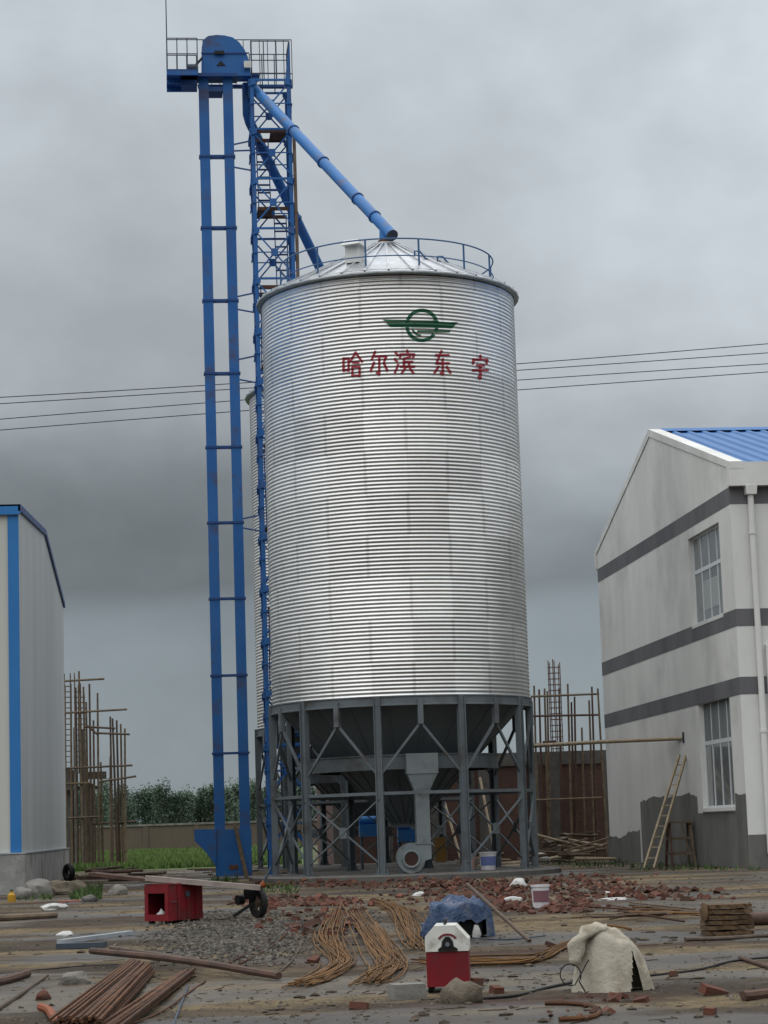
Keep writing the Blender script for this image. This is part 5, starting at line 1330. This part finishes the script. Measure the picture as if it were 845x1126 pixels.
# single bricks
bsrc = None
rs = random.Random(9)
spots = [(741,1073),(484,1003),(546,1090),(522,1083),(606,1041),(768,945),(345,1057),(300,1000),(318,1008),(455,1003),(706,1102),(360,1010),(432,985),(540,1001),(615,990),(630,985),(585,1004),(648,995),(395,1108)]
for k in range(22): spots.append((rs.uniform(250, 700), rs.uniform(985, 1005)))
for k in range(2): spots.append((rs.uniform(700, 840), rs.uniform(1090, 1120)))
for k, (x, y) in enumerate(spots):
    c = G(x, y)
    if bsrc is None:
        mb = MB().box((0,0,.028), (.20,.10,.065), None, .96)
        o = bsrc = mb.build('brick', brickmat, None, False, (0,0,0)); tag(o, 'single broken red brick lying loose on the muddy yard', 'brick', 'loose bricks on the yard')
    else: o = bsrc.copy(); COL.objects.link(o)
    o.location = c; sc2 = rs.uniform(.5, 1.0); o.scale = (sc2*rs.uniform(.5,1), sc2, sc2); o.rotation_euler = (rs.uniform(-.3,.3), rs.uniform(-.3,.3), rs.uniform(0,3.1))
# stuff: brick rubble, gravel, pebbles, weeds
def chip(mb, c, s_, rs, flat=.6):
    rt = Matrix.Rotation(rs.uniform(0,6.28), 3, 'Z') @ Matrix.Rotation(rs.uniform(-.7,.7), 3, 'X') @ Matrix.Rotation(rs.uniform(-.7,.7), 3, 'Y')
    mb.box(c, (s_*rs.uniform(.7,1.5), s_*rs.uniform(.6,1.1), s_*rs.uniform(.4,1)*flat*1.3), rt, rs.uniform(.55,.95))
mb = MB(); rs = random.Random(31)
for (x0_, x1_, y0_, y1_, n, zm) in ((275,480,967,976,260,.07),(430,640,968,981,420,.09),(430,640,978,998,220,.02),(590,715,962,985,200,.02),(245,420,988,997,260,.01),(470,600,985,1002,260,.05),(590,660,990,1004,160,.05),(640,800,975,990,160,.03),(590,720,1095,1124,22,.0),(290,420,1002,1030,90,.01)):
    for k in range(n):
        x = rs.gauss((x0_+x1_)/2, (x1_-x0_)/4.2); y = rs.uniform(y0_, y1_); c = G(x, y)
        hh = zm*max(0, .4+1.2*noise.noise((c.x*.8, c.y*.5, 2)))
        chip(mb, c+Vector((0,0,rs.uniform(0, .02+hh))), rs.choice([.03,.04,.05,.07,.09,.13])*min(1, c.y/40+.25), rs)
tag(mb.build('brick_rubble', brickmat), kind='stuff')
mb = MB(); rs = random.Random(32)
for k in range(4200):
    if rs.random() < .7: x, y = rs.gauss(255, 42), rs.gauss(1032, 13)
    else: x, y = rs.uniform(200, 420), rs.gauss(1012, 9)
    if y < 1002 or y > 1062: continue
    c = G(x, y); chip(mb, c+Vector((0,0,.004)), rs.uniform(.012,.05), rs, .8)
tag(mb.build('gravel', gravelmat), kind='stuff')
mb = MB(); rs = random.Random(33)
for k in range(9000):
    y = 940+186*rs.random()**.85 if rs.random() < .7 else rs.uniform(955, 1010); x = rs.uniform(-15, 860); c = G(x, max(y, 955))
    if noise.noise((c.x*.45, c.y*.25, 7)) < rs.uniform(-.5,.35): continue
    chip(mb, c-Vector((0,0,.003)), rs.choice([.008,.01,.012,.016,.024])*(1+c.y/45), rs)
tag(mb.build('pebbles', mat('mud_pebbles', (.075,.064,.053), .85, island=.6)), kind='stuff')
mb = MB(); rs = random.Random(34)
for (x0_, x1_, y0_, y1_, n, h_) in ((78,112,976,990,500,.22),(232,262,966,974,120,.2),(690,838,951,957,260,.16),(596,690,948,954,160,.2),(20,60,983,990,120,.18),(285,330,972,982,160,.14)):
    for k in range(n):
        c = G(rs.uniform(x0_, x1_), rs.uniform(y0_, y1_)); a_ = rs.uniform(0, PI); w_ = rs.uniform(.012,.03); hh = rs.uniform(.3,1)*h_
        d = Vector((math.cos(a_)*w_, math.sin(a_)*w_, 0)); mb.add([c-d, c+d, c+Vector((rs.uniform(-.1,.1), rs.uniform(-.1,.1), hh))], [(0,1,2)])
tag(mb.build('weeds', weed), kind='stuff')
tag(MB().box(aX(751.5, 811, BX-.012), (.02,.16,.28)).build('black_hole_patch', black_paint, bld))  # solid black plate painted as the dark inside of the pole hole
# wood chips, twigs and mud clods trodden into the yard
chipm = mat('litter_brown', (.075,.05,.034), .85, island=.8); clod = mat('mud_clod', (.075,.060,.045), .95, alt=(.05,.04,.03), scale=8, island=.4)
mb = MB(); rs = random.Random(61)
for k in range(800):
    y = 965+160*rs.random()**1.3; c = G(rs.uniform(-10, 855), y)
    if noise.noise((c.x*.5, c.y*.3, 17)) < rs.uniform(-.4, .45): continue
    a_ = rs.gauss(0, .9); l_ = rs.uniform(.03, .2)*rs.uniform(.5,1.4); d = Vector((math.cos(a_), math.sin(a_), 0))*l_/2; w_ = rs.uniform(.003, .010)
    mb.bar(c-d+Vector((0,0,w_*.5)), c+d+Vector((0,0,w_*.5+rs.uniform(0,.012))), w_, w_*.7)
tag(mb.build('wood_litter', chipm), kind='stuff')
mb = MB(); rs = random.Random(62)
for k in range(1100):
    y = 962+164*rs.random()**1.1; c = G(rs.uniform(-10, 855), y)
    if noise.noise((c.x*.35, c.y*.2, 27)) < rs.uniform(-.2, .4): continue
    sz = rs.choice([.012,.016,.02,.03,.05])*(1+c.y/45); vs, fs = rock((sz*rs.uniform(1,1.8), sz, sz*.5), rs.random()*50, .5, 1)
    mb.add([v+c for v in vs], fs)
tag(mb.build('mud_clods', clod, smooth=True), kind='stuff')
